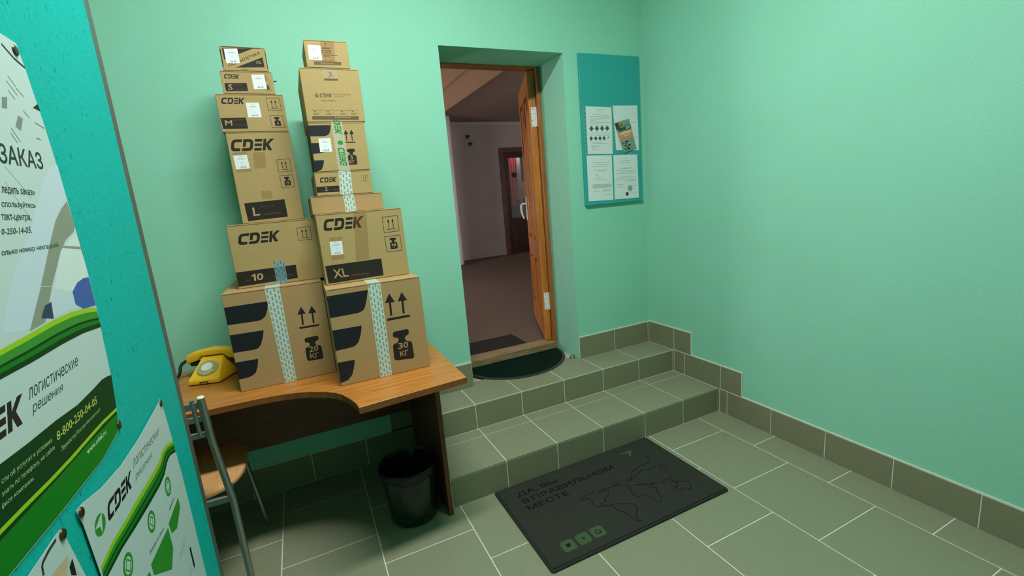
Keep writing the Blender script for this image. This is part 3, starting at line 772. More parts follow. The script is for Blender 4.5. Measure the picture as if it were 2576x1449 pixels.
# ------------------------------------------------------------------ cardboard boxes
FE = {
'20': {
   'tape': [(0.1532,0.4155),(0.2084,0.416),(0.2092,-0.0001),(0.1647,0.0012)],
   'barA': [(-0.0054,0.3605),(0.1579,0.3604),(0.1495,0.3254),(0.139,0.3011),(0.1259,0.2904),(0.1107,0.2858),(-0.0045,0.2878)],
   'barB': [(-0.0057,0.2459),(0.1223,0.2433),(0.115,0.2153),(0.1039,0.1872),(0.0918,0.1727),(0.075,0.1688),(-0.0033,0.1711)],
   'barC': [(-0.0058,0.1303),(0.0826,0.1277),(0.076,0.0977),(0.0651,0.0713),(0.0505,0.0614),(0.0337,0.0571),(-0.0038,0.0565)],
   'arrows': [(0.2593,0.317),(0.3369,0.3118),(0.3329,0.2208),(0.2548,0.2214)],
   'weight': [(0.2643,0.1784),(0.3267,0.1801),(0.3293,0.0721),(0.2629,0.0754)],
   't1': [(0.2789,0.1377),(0.316,0.1376),(0.3128,0.1122),(0.2774,0.1121)],
   't2': [(0.2782,0.1059),(0.3134,0.1041),(0.3118,0.0822),(0.2773,0.0841)],
},
'30': {
   'tape': [(0.1595,0.4105),(0.21,0.4101),(0.2058,-0.0001),(0.1582,0.0006)],
   'barA': [(-0.0047,0.3761),(0.1577,0.3774),(0.1479,0.3396),(0.1367,0.3086),(0.1262,0.2957),(0.1082,0.2898),(-0.004,0.2879)],
   'barB': [(-0.0035,0.2365),(0.1137,0.236),(0.1063,0.2032),(0.0933,0.1722),(0.0793,0.1584),(0.0649,0.154),(-0.0029,0.1514)],
   'barC': [(-0.0019,0.1018),(0.0674,0.0996),(0.0593,0.0666),(0.0484,0.0387),(0.0322,0.0218),(0.0143,0.0167),(-0.0022,0.0152)],
   'arrows': [(0.2197,0.3505),(0.3155,0.3453),(0.3121,0.2358),(0.2161,0.2349)],
   'weight': [(0.2283,0.184),(0.3047,0.1861),(0.3087,0.051),(0.223,0.0597)],
   't1': [(0.2472,0.1318),(0.2902,0.1312),(0.2874,0.1035),(0.2456,0.1048)],
   't2': [(0.25,0.096),(0.2862,0.0939),(0.2863,0.0701),(0.2507,0.0722)],
},
'10': {
   'logo': [(0.0412,0.2269),(0.1936,0.2269),(0.1815,0.1811),(0.0291,0.1819)],
   'arrsq': [(0.2574,0.2296),(0.3129,0.2317),(0.3122,0.175),(0.2573,0.1742)],
   'band': [(0.0018,0.0708),(0.2302,0.0733),(0.2298,0.0144),(0.0015,0.0102)],
   'tape': [(0.1448,0.1037),(0.1889,0.1024),(0.1877,-0.0031),(0.1452,-0.0036)],
   't10': [(0.0562,0.0568),(0.1012,0.0564),(0.0977,0.0257),(0.0556,0.0266)],
   'tmax': [(0.0333,0.0355),(0.0516,0.0351),(0.0507,0.0294),(0.0328,0.0294)],
   'tkg': [(0.1039,0.0359),(0.1131,0.036),(0.1122,0.0305),(0.103,0.0305)],
   'tdim': [(0.135,0.0383),(0.2116,0.037),(0.2105,0.03),(0.1338,0.0308)],
},
'XL': {
   'logo': [(0.0241,0.2686),(0.1854,0.2707),(0.1722,0.2229),(0.0202,0.2221)],
   'arrsq': [(0.2587,0.2583),(0.3252,0.2598),(0.3251,0.1918),(0.2588,0.1912)],
   'wsq': [(0.2577,0.1759),(0.3255,0.1761),(0.3258,0.1077),(0.2598,0.1071)],
   'band': [(0.006,0.0818),(0.2329,0.0844),(0.2329,0.0107),(0.0085,0.0075)],
   'label': [(0.0375,0.1787),(0.0863,0.1771),(0.0836,0.1217),(0.0366,0.1226)],
   'otape': [(0.0384,0.1947),(0.0888,0.1944),(0.0848,0.102),(0.0351,0.1019)],
   'vtape': [(0.1465,0.2752),(0.1982,0.2756),(0.1836,0.0874),(0.1294,0.0877)],
   'tXL': [(0.0319,0.0638),(0.0856,0.063),(0.0916,0.027),(0.0326,0.0265)],
   'tdim': [(0.1034,0.0348),(0.1726,0.0324),(0.173,0.023),(0.1027,0.0253)],
},
'flat': {
   'tape': [(0.1306,0.0731),(0.1735,0.0761),(0.1765,0.0027),(0.1329,-0.0012)],
},
'2': {
   'logo': [(0.0217,0.0751),(0.0868,0.0759),(0.0793,0.0541),(0.0168,0.0555)],
   'band': [(0.0009,0.039),(0.09,0.0386),(0.0891,0.0133),(0.0001,0.0151)],
   'tape': [(0.0969,0.096),(0.1452,0.0994),(0.1416,0.0022),(0.0915,-0.0003)],
   'arrsq': [(0.1876,0.0754),(0.2133,0.0764),(0.2125,0.0492),(0.1853,0.0484)],
   't2': [(0.0333,0.0349),(0.0438,0.0351),(0.0424,0.0201),(0.0321,0.0196)],
   'tmax': [(0.0163,0.0263),(0.0312,0.0268),(0.0305,0.0218),(0.0158,0.0213)],
   'tkg': [(0.0445,0.0268),(0.0519,0.0269),(0.0517,0.0218),(0.044,0.0215)],
   'tdim': [(0.0626,0.0279),(0.0884,0.0283),(0.0881,0.02),(0.0619,0.0197)],
},
'5': {
   'tape': [(0.0892,0.1962),(0.1331,0.1972),(0.1365,0.002),(0.0913,-0.0002)],
   'barA': [(-0.0003,0.1849),(0.0869,0.1863),(0.0793,0.158),(0.0706,0.1467),(0.0546,0.1419),(-0.0014,0.1425)],
   'barB': [(-0.0015,0.1157),(0.0618,0.1155),(0.0551,0.0899),(0.0449,0.0774),(-0.0027,0.0724)],
   'barC': [(-0.0012,0.0467),(0.0389,0.0468),(0.0345,0.0273),(0.0248,0.0089),(0.0027,0.0005),(-0.0024,0.0031)],
   'label': [(0.0306,0.1328),(0.0772,0.1346),(0.0766,0.0792),(0.0291,0.0793)],
   'arrows': [(0.1337,0.1663),(0.1762,0.1674),(0.1743,0.1127),(0.1323,0.1132)],
   'weight': [(0.1344,0.0881),(0.1709,0.0893),(0.171,0.0236),(0.1322,0.0229)],
   't1': [(0.1461,0.0628),(0.1576,0.0638),(0.1556,0.0456),(0.145,0.0451)],
   't2': [(0.1408,0.0418),(0.1607,0.0424),(0.1603,0.0291),(0.1395,0.0291)],
},
'3': {
   't3': [(0.1069,0.1959),(0.1229,0.1965),(0.121,0.1759),(0.1052,0.1754)],
   'tkg': [(0.1235,0.1814),(0.1338,0.1818),(0.1329,0.1762),(0.1232,0.1759)],
   'bar': [(0.0887,0.1694),(0.1426,0.1696),(0.1415,0.1621),(0.0875,0.1617)],
   'disc': [(0.0452,0.1118),(0.06,0.1113),(0.0582,0.0961),(0.0434,0.0964)],
   'logo': [(0.0663,0.1114),(0.1122,0.1113),(0.1081,0.0967),(0.0613,0.0967)],
   'tl1': [(0.1178,0.1114),(0.1846,0.1105),(0.1839,0.1054),(0.1169,0.1052)],
   'tl2': [(0.1165,0.1024),(0.1558,0.1021),(0.1549,0.0965),(0.1156,0.0968)],
   'www': [(0.0639,0.0887),(0.1228,0.0885),(0.1216,0.0807),(0.0627,0.0807)],
   'line': [(0.0231,0.0467),(0.2038,0.0463),(0.2036,0.0449),(0.0228,0.0453)],
   'bar2': [(0.0216,0.0235),(0.2047,0.0221),(0.2027,0.0077),(0.0195,0.0096)],
   'tel': [(0.1087,0.0215),(0.1711,0.0208),(0.1708,0.0145),(0.1083,0.0153)],
   'seal': [(0.097,0.2119),(0.142,0.2095),(0.1394,0.2012),(0.0942,0.2023)],
},
'1': {
   't1': [(0.0775,0.0962),(0.084,0.0961),(0.0826,0.0834),(0.0761,0.0836)],
   'bar': [(0.0686,0.0784),(0.0985,0.0789),(0.0976,0.0727),(0.0676,0.0722)],
   'logo': [(0.0663,0.0684),(0.1031,0.0689),(0.0992,0.056),(0.0616,0.0553)],
   'www': [(0.0602,0.0318),(0.1095,0.0326),(0.1092,0.0266),(0.0598,0.0256)],
   'bar2': [(0.028,0.0237),(0.1329,0.0255),(0.1316,0.0125),(0.0266,0.0108)],
   'label': [(0.0136,0.0849),(0.0614,0.0841),(0.0611,0.0292),(0.0117,0.0297)],
   'vtape': [(0.0634,0.106),(0.1163,0.106),(0.1089,0.019),(0.057,0.0195)],
   'tl1': [(0.0685,0.051),(0.1221,0.0523),(0.1216,0.049),(0.068,0.0475)],
   'tel': [(0.0531,0.0207),(0.1078,0.0211),(0.107,0.0156),(0.0522,0.015)],
},
'L': {
   'logo': [(0.0189,0.3511),(0.1796,0.3549),(0.1677,0.3058),(0.0067,0.3036)],
   'label': [(0.0125,0.2873),(0.0645,0.2893),(0.0669,0.2318),(0.0142,0.2299)],
   'arrsq': [(0.1741,0.2641),(0.2273,0.2672),(0.2281,0.2123),(0.1746,0.2098)],
   'wsq': [(0.1749,0.196),(0.2287,0.1977),(0.2302,0.1445),(0.1762,0.1409)],
   'band': [(0.0192,0.087),(0.1786,0.0932),(0.1804,0.0156),(0.0219,0.01)],
   'tL': [(0.0465,0.0664),(0.073,0.0679),(0.0725,0.0317),(0.0467,0.03)],
   'tdim': [(0.0814,0.038),(0.1533,0.0402),(0.1525,0.0317),(0.0806,0.03)],
   'tape1': [(0.0881,0.2964),(0.1338,0.2994),(0.1306,0.2333),(0.0836,0.2295)],
   'tape2': [(0.0923,0.1335),(0.1318,0.1354),(0.1333,0.1013),(0.0923,0.0997)],
   'tape0': [(0.0125,0.299),(0.066,0.3016),(0.0697,0.2197),(0.0155,0.2171)],
   'tname': [(0.0802,0.0692),(0.1355,0.0715),(0.1353,0.0668),(0.0797,0.0643)],
},
'M': {
   'logo': [(0.0235,0.1359),(0.1058,0.139),(0.0987,0.1133),(0.0155,0.1121)],
   'band': [(0.0036,0.0564),(0.096,0.0583),(0.0977,0.0135),(0.0053,0.0132)],
   'label': [(0.1057,0.1185),(0.1551,0.1181),(0.1568,0.0596),(0.1054,0.0592)],
   'arrsq': [(0.1843,0.1381),(0.2373,0.1388),(0.2391,0.086),(0.1862,0.085)],
   'wsq': [(0.1874,0.0674),(0.2384,0.0674),(0.2406,0.0147),(0.19,0.0144)],
   'tM': [(0.017,0.0478),(0.0429,0.0477),(0.0412,0.0262),(0.0163,0.0265)],
   'tdim': [(0.0478,0.0313),(0.094,0.0309),(0.0932,0.0266),(0.0471,0.027)],
   'tname': [(0.0459,0.0505),(0.0881,0.0512),(0.0874,0.0469),(0.0453,0.0465)],
},
'S': {
   'logo': [(0.0174,0.0753),(0.0699,0.0778),(0.065,0.0601),(0.0119,0.0586)],
   'band': [(0.0096,0.0411),(0.0911,0.0439),(0.0915,0.012),(0.011,0.0094)],
   'label': [(0.1139,0.077),(0.1619,0.0791),(0.1644,0.022),(0.1149,0.0198)],
   'arrsq': [(0.1583,0.0784),(0.178,0.0796),(0.1786,0.0533),(0.158,0.0522)],
   'wsq': [(0.158,0.0405),(0.1803,0.0419),(0.1805,0.0145),(0.157,0.0132)],
   'tS': [(0.0216,0.0366),(0.0377,0.037),(0.036,0.0155),(0.0196,0.0146)],
   'tdim': [(0.041,0.0189),(0.0856,0.0198),(0.0851,0.0164),(0.0404,0.0155)],
   'tname': [(0.0414,0.0363),(0.0742,0.0376),(0.0736,0.0342),(0.0408,0.0329)],
},
'XS': {
   'tri1': [(0.0098,0.0843),(0.1244,0.0898),(0.068,0.066),(0.0111,0.0409)],
   'tri2': [(0.047,0.0121),(0.1535,0.057),(0.155,0.017)],
   'txt': [(0.0243,0.0264),(0.1459,0.0804),(0.1466,0.0687),(0.0242,0.014)],
   'tXS': [(0.1249,0.0408),(0.1443,0.0417),(0.1445,0.0299),(0.1248,0.0291)],
   'label': [(0.0164,0.0827),(0.0649,0.0859),(0.0664,0.0295),(0.0163,0.0274)],
   'border': [(-0.0016,0.0904),(0.1619,0.0994),(0.168,0.0053),(0.0043,0.0022)],
},

}
BOX = {  # x of left front corner, front y, bottom z, width, depth, height, turn
 '20': (-2.6065, -.510, .765, .372, .46, .4135, 0), '10': (-2.554, -.420, 1.179, .334, .36, .2645, 0),
 'L': (-2.503, -.300, 1.444, .245, .285, .382, 0), 'M': (-2.513, -.300, 1.8265, .252, .29, .1525, 0), 'S': (-2.4815, -.300, 1.9795, .1935, .21, .0905, 0), 'XS': (-2.467, -.300, 2.0705, .1685, .13, .094, 0),
 '30': (-2.2325, -.710, .765, .3725, .58, .401, 0), 'XL': (-2.2210, -.600, 1.1665, .344, .55, .2905, 0), 'flat': (-2.2255, -.500, 1.4575, .2935, .32, .074, 0), '2': (-2.1955, -.500, 1.532, .2275, .33, .0985, 0),
 '5': (-2.188, -.500, 1.631, .221, .26, .1975, 0), '3': (-2.189, -.500, 1.829, .229, .36, .2095, 0), '1': (-2.157, -.500, 2.039, .166, .20, .105, 0)}
LABEL = {
 '20': 'large cardboard box marked 20 kg beside the yellow telephone', '10': 'cardboard box with a black band reading 10 in the left stack',
 'L': 'tall cardboard box with a black band lettered L', 'M': 'cardboard box with a black band lettered M', 'S': 'small cardboard box with a black band lettered S',
 'XS': 'smallest box on top of the left stack, marked XS', '30': 'large cardboard box marked 30 kg at the right end of the desk',
 'XL': 'cardboard box with a black band lettered XL and a price label', 'flat': 'plain flat cardboard box without print, taped down the middle',
 '2': 'low cardboard box with a black band reading 2', '5': 'cardboard box with navy bars and a 5 kg weight symbol', '3': 'light brown cardboard box printed 3 kg at the top',
 '1': 'small cardboard box on top of the right stack'}
PRICE = {'XS': '30 \u20bd', 'S': '60 \u20bd', 'M': '105 \u20bd', 'L': '130 \u20bd', 'XL': '210 \u20bd', '5': '100 \u20bd', '1': '50 \u20bd'}

def quad_int(q, s, t): return bilerp(q, s, t)

def make_box(key):
    x0, y, z0, w, d, h, turn = BOX[key]
    fe = FE[key]
    root = empty('cardboard_box', (x0 + w / 2, y + d / 2, z0), math.radians(turn))
    tag(root, LABEL[key], 'box', 'parcel boxes stacked on the desk')
    fx = lambda u, v, l: (u - w / 2, -d / 2 - l, v)
    m = M_CARD2 if key in ('flat', '30', '20') else M_CARD
    clampu = lambda p: (min(max(p[0], .0005), w - .0005), min(max(p[1], .0005), h - .0005))
    cl = lambda q: [clampu(p) for p in q]
    t = .0035
    MB().box(-w / 2, w / 2, -d / 2, d / 2, 0.0005, h - t).build('carton', m, root, bevel=.0022, seg=2)
    # the closed top flaps lie a little inside the rim, with a seam along the middle
    for s in (-1, 1):
        a, b = (-d / 2 + .0015, -.0006) if s < 0 else (.0006, d / 2 - .0015)
        MB().box(-w / 2 + .001, w / 2 - .001, a, b, h - t + .0003, h).build('top_flap', m, root, bevel=.0008)
    # thin dark strip painted as the shadow gap below the flap edge
    MB().box(-w / 2 + .004, w / 2 - .004, -d / 2 - .0003, -d / 2 + .001, h - t - .0012, h - t + .0002).build('flap_gap_shade', M_GAP_SHADE, root)
    if key in ('20', '30', '5'):
        for n_ in ('barA', 'barB', 'barC'):
            emboss('printed_bar', [('poly', cl(fe[n_]))], fx, M_NAVY, root)
        emboss('printed_arrows', [('shape', ARROWS, fe['arrows'])], fx, M_INK, root)
        wq = emboss('printed_weight', [('shape', WEIGHT, fe['weight'])], fx, M_INK, root)
        emboss('weight_lettering', [*numtext(key, fe['t1']), ('text', '\u041a\u0413', fe['t2'], .012)], fx, M_CARDINK, wq, .0011)
        if key == '5':
            wrap = MB().box(-w / 2 - .0008, -w / 2, -d / 2, -d / 2 + .2, .0, .19)
            wrap.build('printed_side', M_NAVY, root)
    if 'logo' in fe:
        ink = {'3': M_BROWNINK, '1': M_BROWNINK}.get(key, M_INK)
        emboss('printed_logo', [('shape', LOGO, logo_rect(fe['logo']))], fx, ink, root)
    if 'arrsq' in fe:
        emboss('printed_arrow_mark', [('shape', frame_lines(.03) + ARROWS_THIN, fe['arrsq'])], fx, M_INK, root)
    if 'wsq' in fe:
        wq = emboss('printed_weight_mark', [('shape', frame_lines(.03), fe['wsq']), ('shape', WEIGHT, sub(fe['wsq'], .28, .16, .74, .86))], fx, M_INK, root)
        num = {'XL': '18', 'L': '12', 'M': '5', 'S': '5'}[key]
        emboss('weight_lettering', [*numtext(num, sub(fe['wsq'], *((.37, .32, .65, .5) if len(num) > 1 else (.45, .30, .58, .48)))), ('text', '\u043a\u0433', sub(fe['wsq'], .46, .21, .58, .27), .0)], fx, M_CARDINK, wq, .0011)
    if 'band' in fe:
        bd = emboss('printed_band', [('poly', cl(fe['band']))], fx, M_INK, root)
        it = []
        if key in ('L', 'M', 'S', 'XL'):
            it.append(('text', key, fe['t' + key], .012))
        if key == '10': it += numtext('10', fe['t10'], .02)
        if key == '2': it += [('text', '2', fe['t2'], .02)]
        emboss('band_lettering', it, fx, M_CARDINK, bd, .0011)
        it = []
        if key in ('10', '2'):
            it += [('text', '\u043c\u0430\u043a\u0441', fe['tmax']), ('text', '\u043a\u0433', fe['tkg'])]
        dim = {'10': '400x350x260\u043c\u043c', 'XL': '600x350x300 \u043c\u043c', 'L': '310x250x380 \u043c\u043c', '2': '340x24'}.get(key)
        if dim: it.append(('text', dim, fe['tdim']))
        for n_ in ('tname',) + (('tdim',) if not dim else ()):
            if n_ in fe:
                it += [('poly', [bilerp(fe[n_], s + a, tt) for a, tt in ((0, .2), (.09, .2), (.09, .8), (0, .8))]) for s in (0, .12, .25, .37, .5, .63, .76, .88)]
        for i_ in it:
            if i_[0] == 'text': emboss('band_small_print', [i_], fx, M_BROWNINK, bd, .0011)
        it = [i_ for i_ in it if i_[0] != 'text']
        if it: emboss('band_fine_print', it, fx, M_BROWNINK, bd, .0011)['kind'] = 'stuff'
    # clear brown tape, printed tape
    for n_ in ('otape', 'vtape', 'tape0', 'tape1', 'tape2'):
        if n_ in fe:
            q = cl(fe[n_])
            us = [p[0] for p in q]; v_ = [p[1] for p in q]
            if n_ == 'vtape': q = [(us[0], h - .001), (us[1], h - .001), (us[2], v_[2]), (us[3], v_[3])]
            emboss('clear_tape', [('poly', q)], fx, M_CLEAR, root, .0014)
    if key in ('3',):
        emboss('clear_tape', [('poly', [(.088, h - .001), (.142, h - .001), (.142, h - .036), (.088, h - .034)])], fx, M_CLEAR2, root, .0014)
    if 'tape' in fe:
        q = cl(fe['tape']); ztop = h if key != '10' else q[0][1]
        q = [(q[0][0], min(q[0][1], h)), (q[1][0], min(q[1][1], h)), (q[2][0], max(q[2][1], .001)), (q[3][0], max(q[3][1], .001))]
        if key != '10': q[0] = (q[0][0], h + .0004); q[1] = (q[1][0], h + .0004)
        tp = emboss('packing_tape', [('poly', q)], fx, M_TAPE if key not in ('5', '10') else M_TAPE_THIN if key == '10' else mat('clear_logo_tape', (206, 204, 184), rough=.15, alpha=.62), root, .0014)
        if key != '10':   # folded over the top
            mu = [(q[0][0], 0), (q[1][0], 0)]
            me = bpy.data.meshes.new('packing_tape')
            zt = h + .0006
            me.from_pydata([(mu[0][0] - w / 2, -d / 2 - .0014, zt), (mu[1][0] - w / 2, -d / 2 - .0014, zt), (mu[1][0] - w / 2, d / 2 - .002, zt), (mu[0][0] - w / 2, d / 2 - .002, zt)], [], [(0, 1, 2, 3)])
            if key not in ('5', '2', 'flat'): link('packing_tape', me, M_TAPE, root)
        L_ = math.hypot(q[0][0] - q[3][0], q[0][1] - q[3][1])
        if key == '5':
            it = []
            def vert(a0, a1):   # lettering that runs down the strip: text x -> strip downwards
                A = lambda s, t_: bilerp(q, s, 1 - t_)
                return [A(.82, a0), A(.82, a1), A(.22, a1), A(.22, a0)]
            it.append(('shape', [p for p in LOGO if min(x for x, _ in p) > .24], vert(-.16, .27)))
            it.append(('shape', [ring(.5, .5, .5)], [bilerp(q, .78, .62), bilerp(q, .78, .53), bilerp(q, .3, .53), bilerp(q, .3, .62)]))
            it.append(('shape', LOGO, vert(.52, .86)))
            it.append(('shape', [p for p in LOGO if max(x for x, _ in p) < .78 and min(x for x, _ in p) > .46], vert(.62, 1.02)))
            for i_ in it: emboss('tape_lettering', [i_], fx, M_GREEN_INK, tp, .0018)
        else:
            it = []
            n = max(3, int(L_ / .024))
            for c_ in range(4):
                for r_ in range(n):
                    s = .12 + .25 * c_ + random.uniform(-.02, .02)
                    a = (r_ + (.5 if c_ % 2 else .1)) / n
                    if a > .985: continue
                    A = lambda ss, tt: bilerp(q, ss, 1 - tt)
                    da = .0165 / max(L_, .02); ds = .05
                    aa, b_ = a, min(a + da, .995)
                    it.append(('shape', LOGO, [A(s + ds, aa), A(s + ds, b_), A(s - ds, b_), A(s - ds, aa)]))
            emboss('tape_lettering', it, fx, M_TAPE_INK, tp, .0018)
    if 'label' in fe:
        q = cl(fe['label'])
        lb = emboss('price_label', [('poly', q)], fx, M_PAPER, root, .0020)
        emboss('price', [('text', PRICE[key], sub(q, .30, .07, .76, .19), .01)], fx, M_INK, lb, .0024)
        emboss('small_print', [('poly', sub(q, a, b, c, e)) for a, b, c, e in ((.32, .89, .68, .905), (.34, .775, .66, .79), (.2, .715, .8, .735), (.26, .685, .74, .695), (.42, .48, .6, .492), (.44, .36, .56, .375))], fx, M_GREYINK, lb, .0024)
    if key == '3':
        emboss('printed_number', [('text', '3', fe['t3'], .02), ('text', '\u043a\u0433', fe['tkg'], .01)], fx, M_BROWNINK, root)
        emboss('printed_bar', [('poly', fe['bar'])], fx, M_BROWNINK, root)
        q = fe['disc']
        emboss('printed_disc', [('shape', [ring(.5, .5, .5)], q)], fx, M_BROWNINK, root)
        emboss('disc_arrow', [('shape', [[(.15, .62), (.88, .85), (.55, .15), (.5, .52)]], q)], fx, M_CARDINK, root, .0011)
        emboss('printed_slogan', [('text', '\u043b\u043e\u0433\u0438\u0441\u0442\u0438\u0447\u0435\u0441\u043a\u0438\u0435', fe['tl1'], 0, .3), ('text', '\u0440\u0435\u0448\u0435\u043d\u0438\u044f', fe['tl2'], 0, .3)], fx, M_BROWNINK, root)
        emboss('printed_address', [('text', 'www.cdek.ru', fe['www'], .012)], fx, M_BROWNINK, root)
        b2 = emboss('printed_band', [('poly', fe['line']), ('poly', fe['bar2'])], fx, M_BROWNINK, root)
        emboss('band_lettering', [('text', '8-800-250-04-05', fe['tel'], .01)], fx, M_CARDINK, b2, .0011)
        for k_, u in enumerate((.028, .078, .133, .176)):
            it = []
            it.append(('poly', [(u + .0005, .043), (u + .012, .0435), (u + .008, .039)]))
            it += [('poly', [(u, zz), (u + ww, zz), (u + ww, zz + .0011), (u, zz + .0011)]) for zz, ww in ((.0345, .019), (.0315, .027), (.0285, .018))]
            emboss('printed_icon', it, fx, M_BROWNINK, root)
    if key == '1':
        emboss('printed_number', numtext('1', fe['t1']), fx, M_BROWNINK, root)
        b2 = emboss('printed_band', [('poly', fe['bar']), ('poly', fe['bar2'])], fx, M_BROWNINK, root)
        emboss('band_lettering', [('text', '8-800-250-04-05', fe['tel'])], fx, M_CARDINK, b2, .0011)
        emboss('printed_address', [('text', 'www.cdek.ru', fe['www'], .01), ('poly', fe['tl1']), ('poly', [(.069, .0425), (.096, .0425), (.096, .0445), (.069, .0445)])], fx, M_BROWNINK, root)
    if key == 'XS':
        emboss('printed_triangle', [('poly', cl(fe['tri1']))], fx, M_INK, root)
        t2 = emboss('printed_triangle', [('poly', cl(fe['tri2']))], fx, M_INK, root)
        emboss('size_lettering', [('text', 'XS', fe['tXS'], .0)], fx, M_CARDINK, t2, .0011)
        emboss('printed_word', [('text', '\u041f\u041e\u0421\u042b\u041b\u041e\u0427\u041a\u0410', fe['txt'], .012)], fx, M_INK, root)
        bw = .0035
        emboss('printed_border', [('poly', p) for p in ([(0.001, .012), (bw + .001, .012), (bw + .001, h - .012), (.001, h - .012)], [(w - bw, .008), (w - .001, .008), (w - .001, h - .012), (w - bw, h - .012)], [(.01, h - .004), (w - .02, h - .004), (w - .02, h - .001), (.01, h - .001)])], fx, M_INK, root)
        emboss('thumb_notch', [('shape', [ring(.5, .5, .5)], rect(.066, .001, .092, .0105))], fx, M_CLEAR, root, .0008)
    if key == 'S':
        MB().tube([(w / 2, -.06, .062), (w / 2 + .012, -.07, .063)], .0022, 8).build('cable_tie', M_BLACK, root)
    return root
for k in BOX: make_box(k)

# ------------------------------------------------------------------ rotary telephone
ph = empty('telephone', (-2.768, -.297, DTZ), math.radians(-17))
tag(ph, 'yellow rotary telephone with handset beside the 20 kg box', 'telephone')
pb = MB()
V = [(-.066, 0, 0.004), (.066, 0, 0.004), (.098, .19, 0.004), (-.098, .19, 0.004),
     (-.064, .001, .024), (.064, .001, .024), (.098, .19, .02), (-.098, .19, .02),
     (-.046, .115, .096), (.046, .115, .096), (.046, .165, .098), (-.046, .165, .098), (-.052, .189, .05), (.052, .189, .05)]
pb.add(V, [(3, 2, 1, 0), (0, 1, 5, 4), (1, 2, 6, 5), (3, 0, 4, 7), (4, 5, 9, 8), (8, 9, 10, 11), (5, 6, 10, 9), (7, 4, 8, 11), (6, 13, 12, 7), (13, 10, 11, 12), (2, 3, 7, 6), (6, 10, 13), (7, 12, 11)])
pb.build('body', M_YEL, ph, bevel=.004, seg=3, smooth=True)
MB().box(-.06, .06, .006, .18, -.0002, .0045).build('base', M_BLACK, ph)
nb = MB()
for a in [(-.017, .017, -.002, .004, .0125, .0150), (-.017, -.0145, -.002, .004, .004, .0125), (.0145, .017, -.002, .004, .004, .0125)]: nb.box(*a)
nb.build('latch', M_BLACK, ph)
# handset: profile in x-z, extruded in y
hs = [(-.112, .070), (-.116, .098), (-.105, .113), (-.07, .124), (0, .132), (.07, .124), (.105, .113), (.116, .098), (.112, .070), (.066, .082), (.054, .095), (.046, .102), (-.046, .102), (-.054, .095), (-.066, .082)]
hnd = MB().prism(hs, .108, .160, lambda x, z, y: (x, y, z)).build('handset', M_YEL, ph, bevel=.006, seg=3, smooth=True)
for s in (-1, 1):
    MB().lathe([(.0, .058), (.021, .058), (.023, .074), (.0, .074)], 20, (s * .088, .134)).build('receiver_cap', M_BLACK, hnd)
# dial lies on the sloping front
sl = math.atan2(.096 - .024, .115 - .001)
dl = empty('dial_pivot', (0, .055, .0605)); bpy.data.objects.remove(dl)
def on_slope(x, y, z):
    c, s = math.cos(sl), math.sin(sl)
    return (x, .054 + y * c - z * s, .0585 + y * s + z * c)
def slope_lathe(name, prof, m, parent, seg=36, c=(0, 0)):
    b = MB().lathe(prof, seg, c); b.v = [on_slope(*p) for p in b.v]
    return b.build(name, m, parent, smooth=True)
dial = slope_lathe('dial', [(0, .0), (.043, .0), (.043, .004), (.040, .0075), (0, .0075)], M_YEL2, ph)
slope_lathe('dial_centre', [(0, .0076), (.0235, .0076), (.0225, .0115), (0, .0118)], M_DIALW, dial)
for k in range(10):
    a = math.radians(-20 + 29 * k)
    slope_lathe('finger_hole', [(.0042, .0077), (.0066, .0077), (.0066, .0086), (.0042, .0086), (.0042, .0077)], mat('dial_hole_rim', (150, 150, 120), rough=.3), dial, 14, (.0325 * math.cos(a), .0325 * math.sin(a)))
fs_ = MB().box(-.0016, .0016, -.009, .009, .0085, .0125); a_ = math.radians(40)
fs_.v = [on_slope(.036 * math.cos(-.75) + p[0] * math.cos(a_) - p[1] * math.sin(a_), .036 * math.sin(-.75) + p[0] * math.sin(a_) + p[1] * math.cos(a_), p[2]) for p in fs_.v]
fs_.build('finger_stop', M_DIALW, dial)
cord = [(-.112, .134, .085), (-.125, .128, .082), (-.138, .118, .074), (-.143, .108, .06), (-.142, .10, .044), (-.146, .092, .028), (-.158, .086, .014), (-.18, .08, .008), (-.24, .075, .008)]
MB().tube(cord, .0066, 10).build('handset_cord', M_BLACK, ph, smooth=True)

# ------------------------------------------------------------------ chair
ch = empty('chair', (-2.84, -.52, 0))
tag(ch, 'steel tube chair with round wooden seat pushed under the desk', 'chair')
cl_ = neg(ch)
seat = []
for k in range(40):
    a = 2 * PI * k / 40
    ca, sa = math.cos(a), math.sin(a)
    e = .72
    seat.append((-2.842 + .202 * math.copysign(abs(ca) ** e, ca), -.480 + .225 * math.copysign(abs(sa) ** e, sa)))
MB().prism(seat, .442, .462).build('seat', M_SEAT, ch, cl_, bevel=.006, seg=2, smooth=True)
for s in (-1, 1):
    X = lambda d_: -2.84 + s * d_
    MB().tube([(X(.185), -.845, 0.002), (X(.185), -.80, .142), (X(.175), -.765, .45), (X(.156), -.785, .70), (X(.154), -.80, .872)], .0120, 14).build('back_post', M_STEEL, ch, cl_, smooth=True)
    MB().tube([(X(.150), -.36, .440), (X(.165), -.315, .38), (X(.180), -.295, .2), (X(.198), -.275, .002)], .011, 12).build('front_leg', M_STEEL, ch, cl_, smooth=True)
    MB().tube([(X(.126), -.797, .868), (X(.128), -.788, .73)], .007, 10).build('back_rod', M_STEEL, ch, cl_, smooth=True)
    MB().lathe([(0, .8722), (.012, .8722), (.010, .8775), (0, .879)], 14, (X(.154), -.80)).build('cap', M_WHITE, ch, cl_, smooth=True)
for z, y, hh in ((.846, -.797, .013), (.796, -.793, .011), (.735, -.788, .011)):
    MB().box(-2.84 - .150, -2.84 + .150, y - .004, y + .004, z - hh, z + hh).build('back_slat', M_STEEL, ch, cl_, bevel=.002)
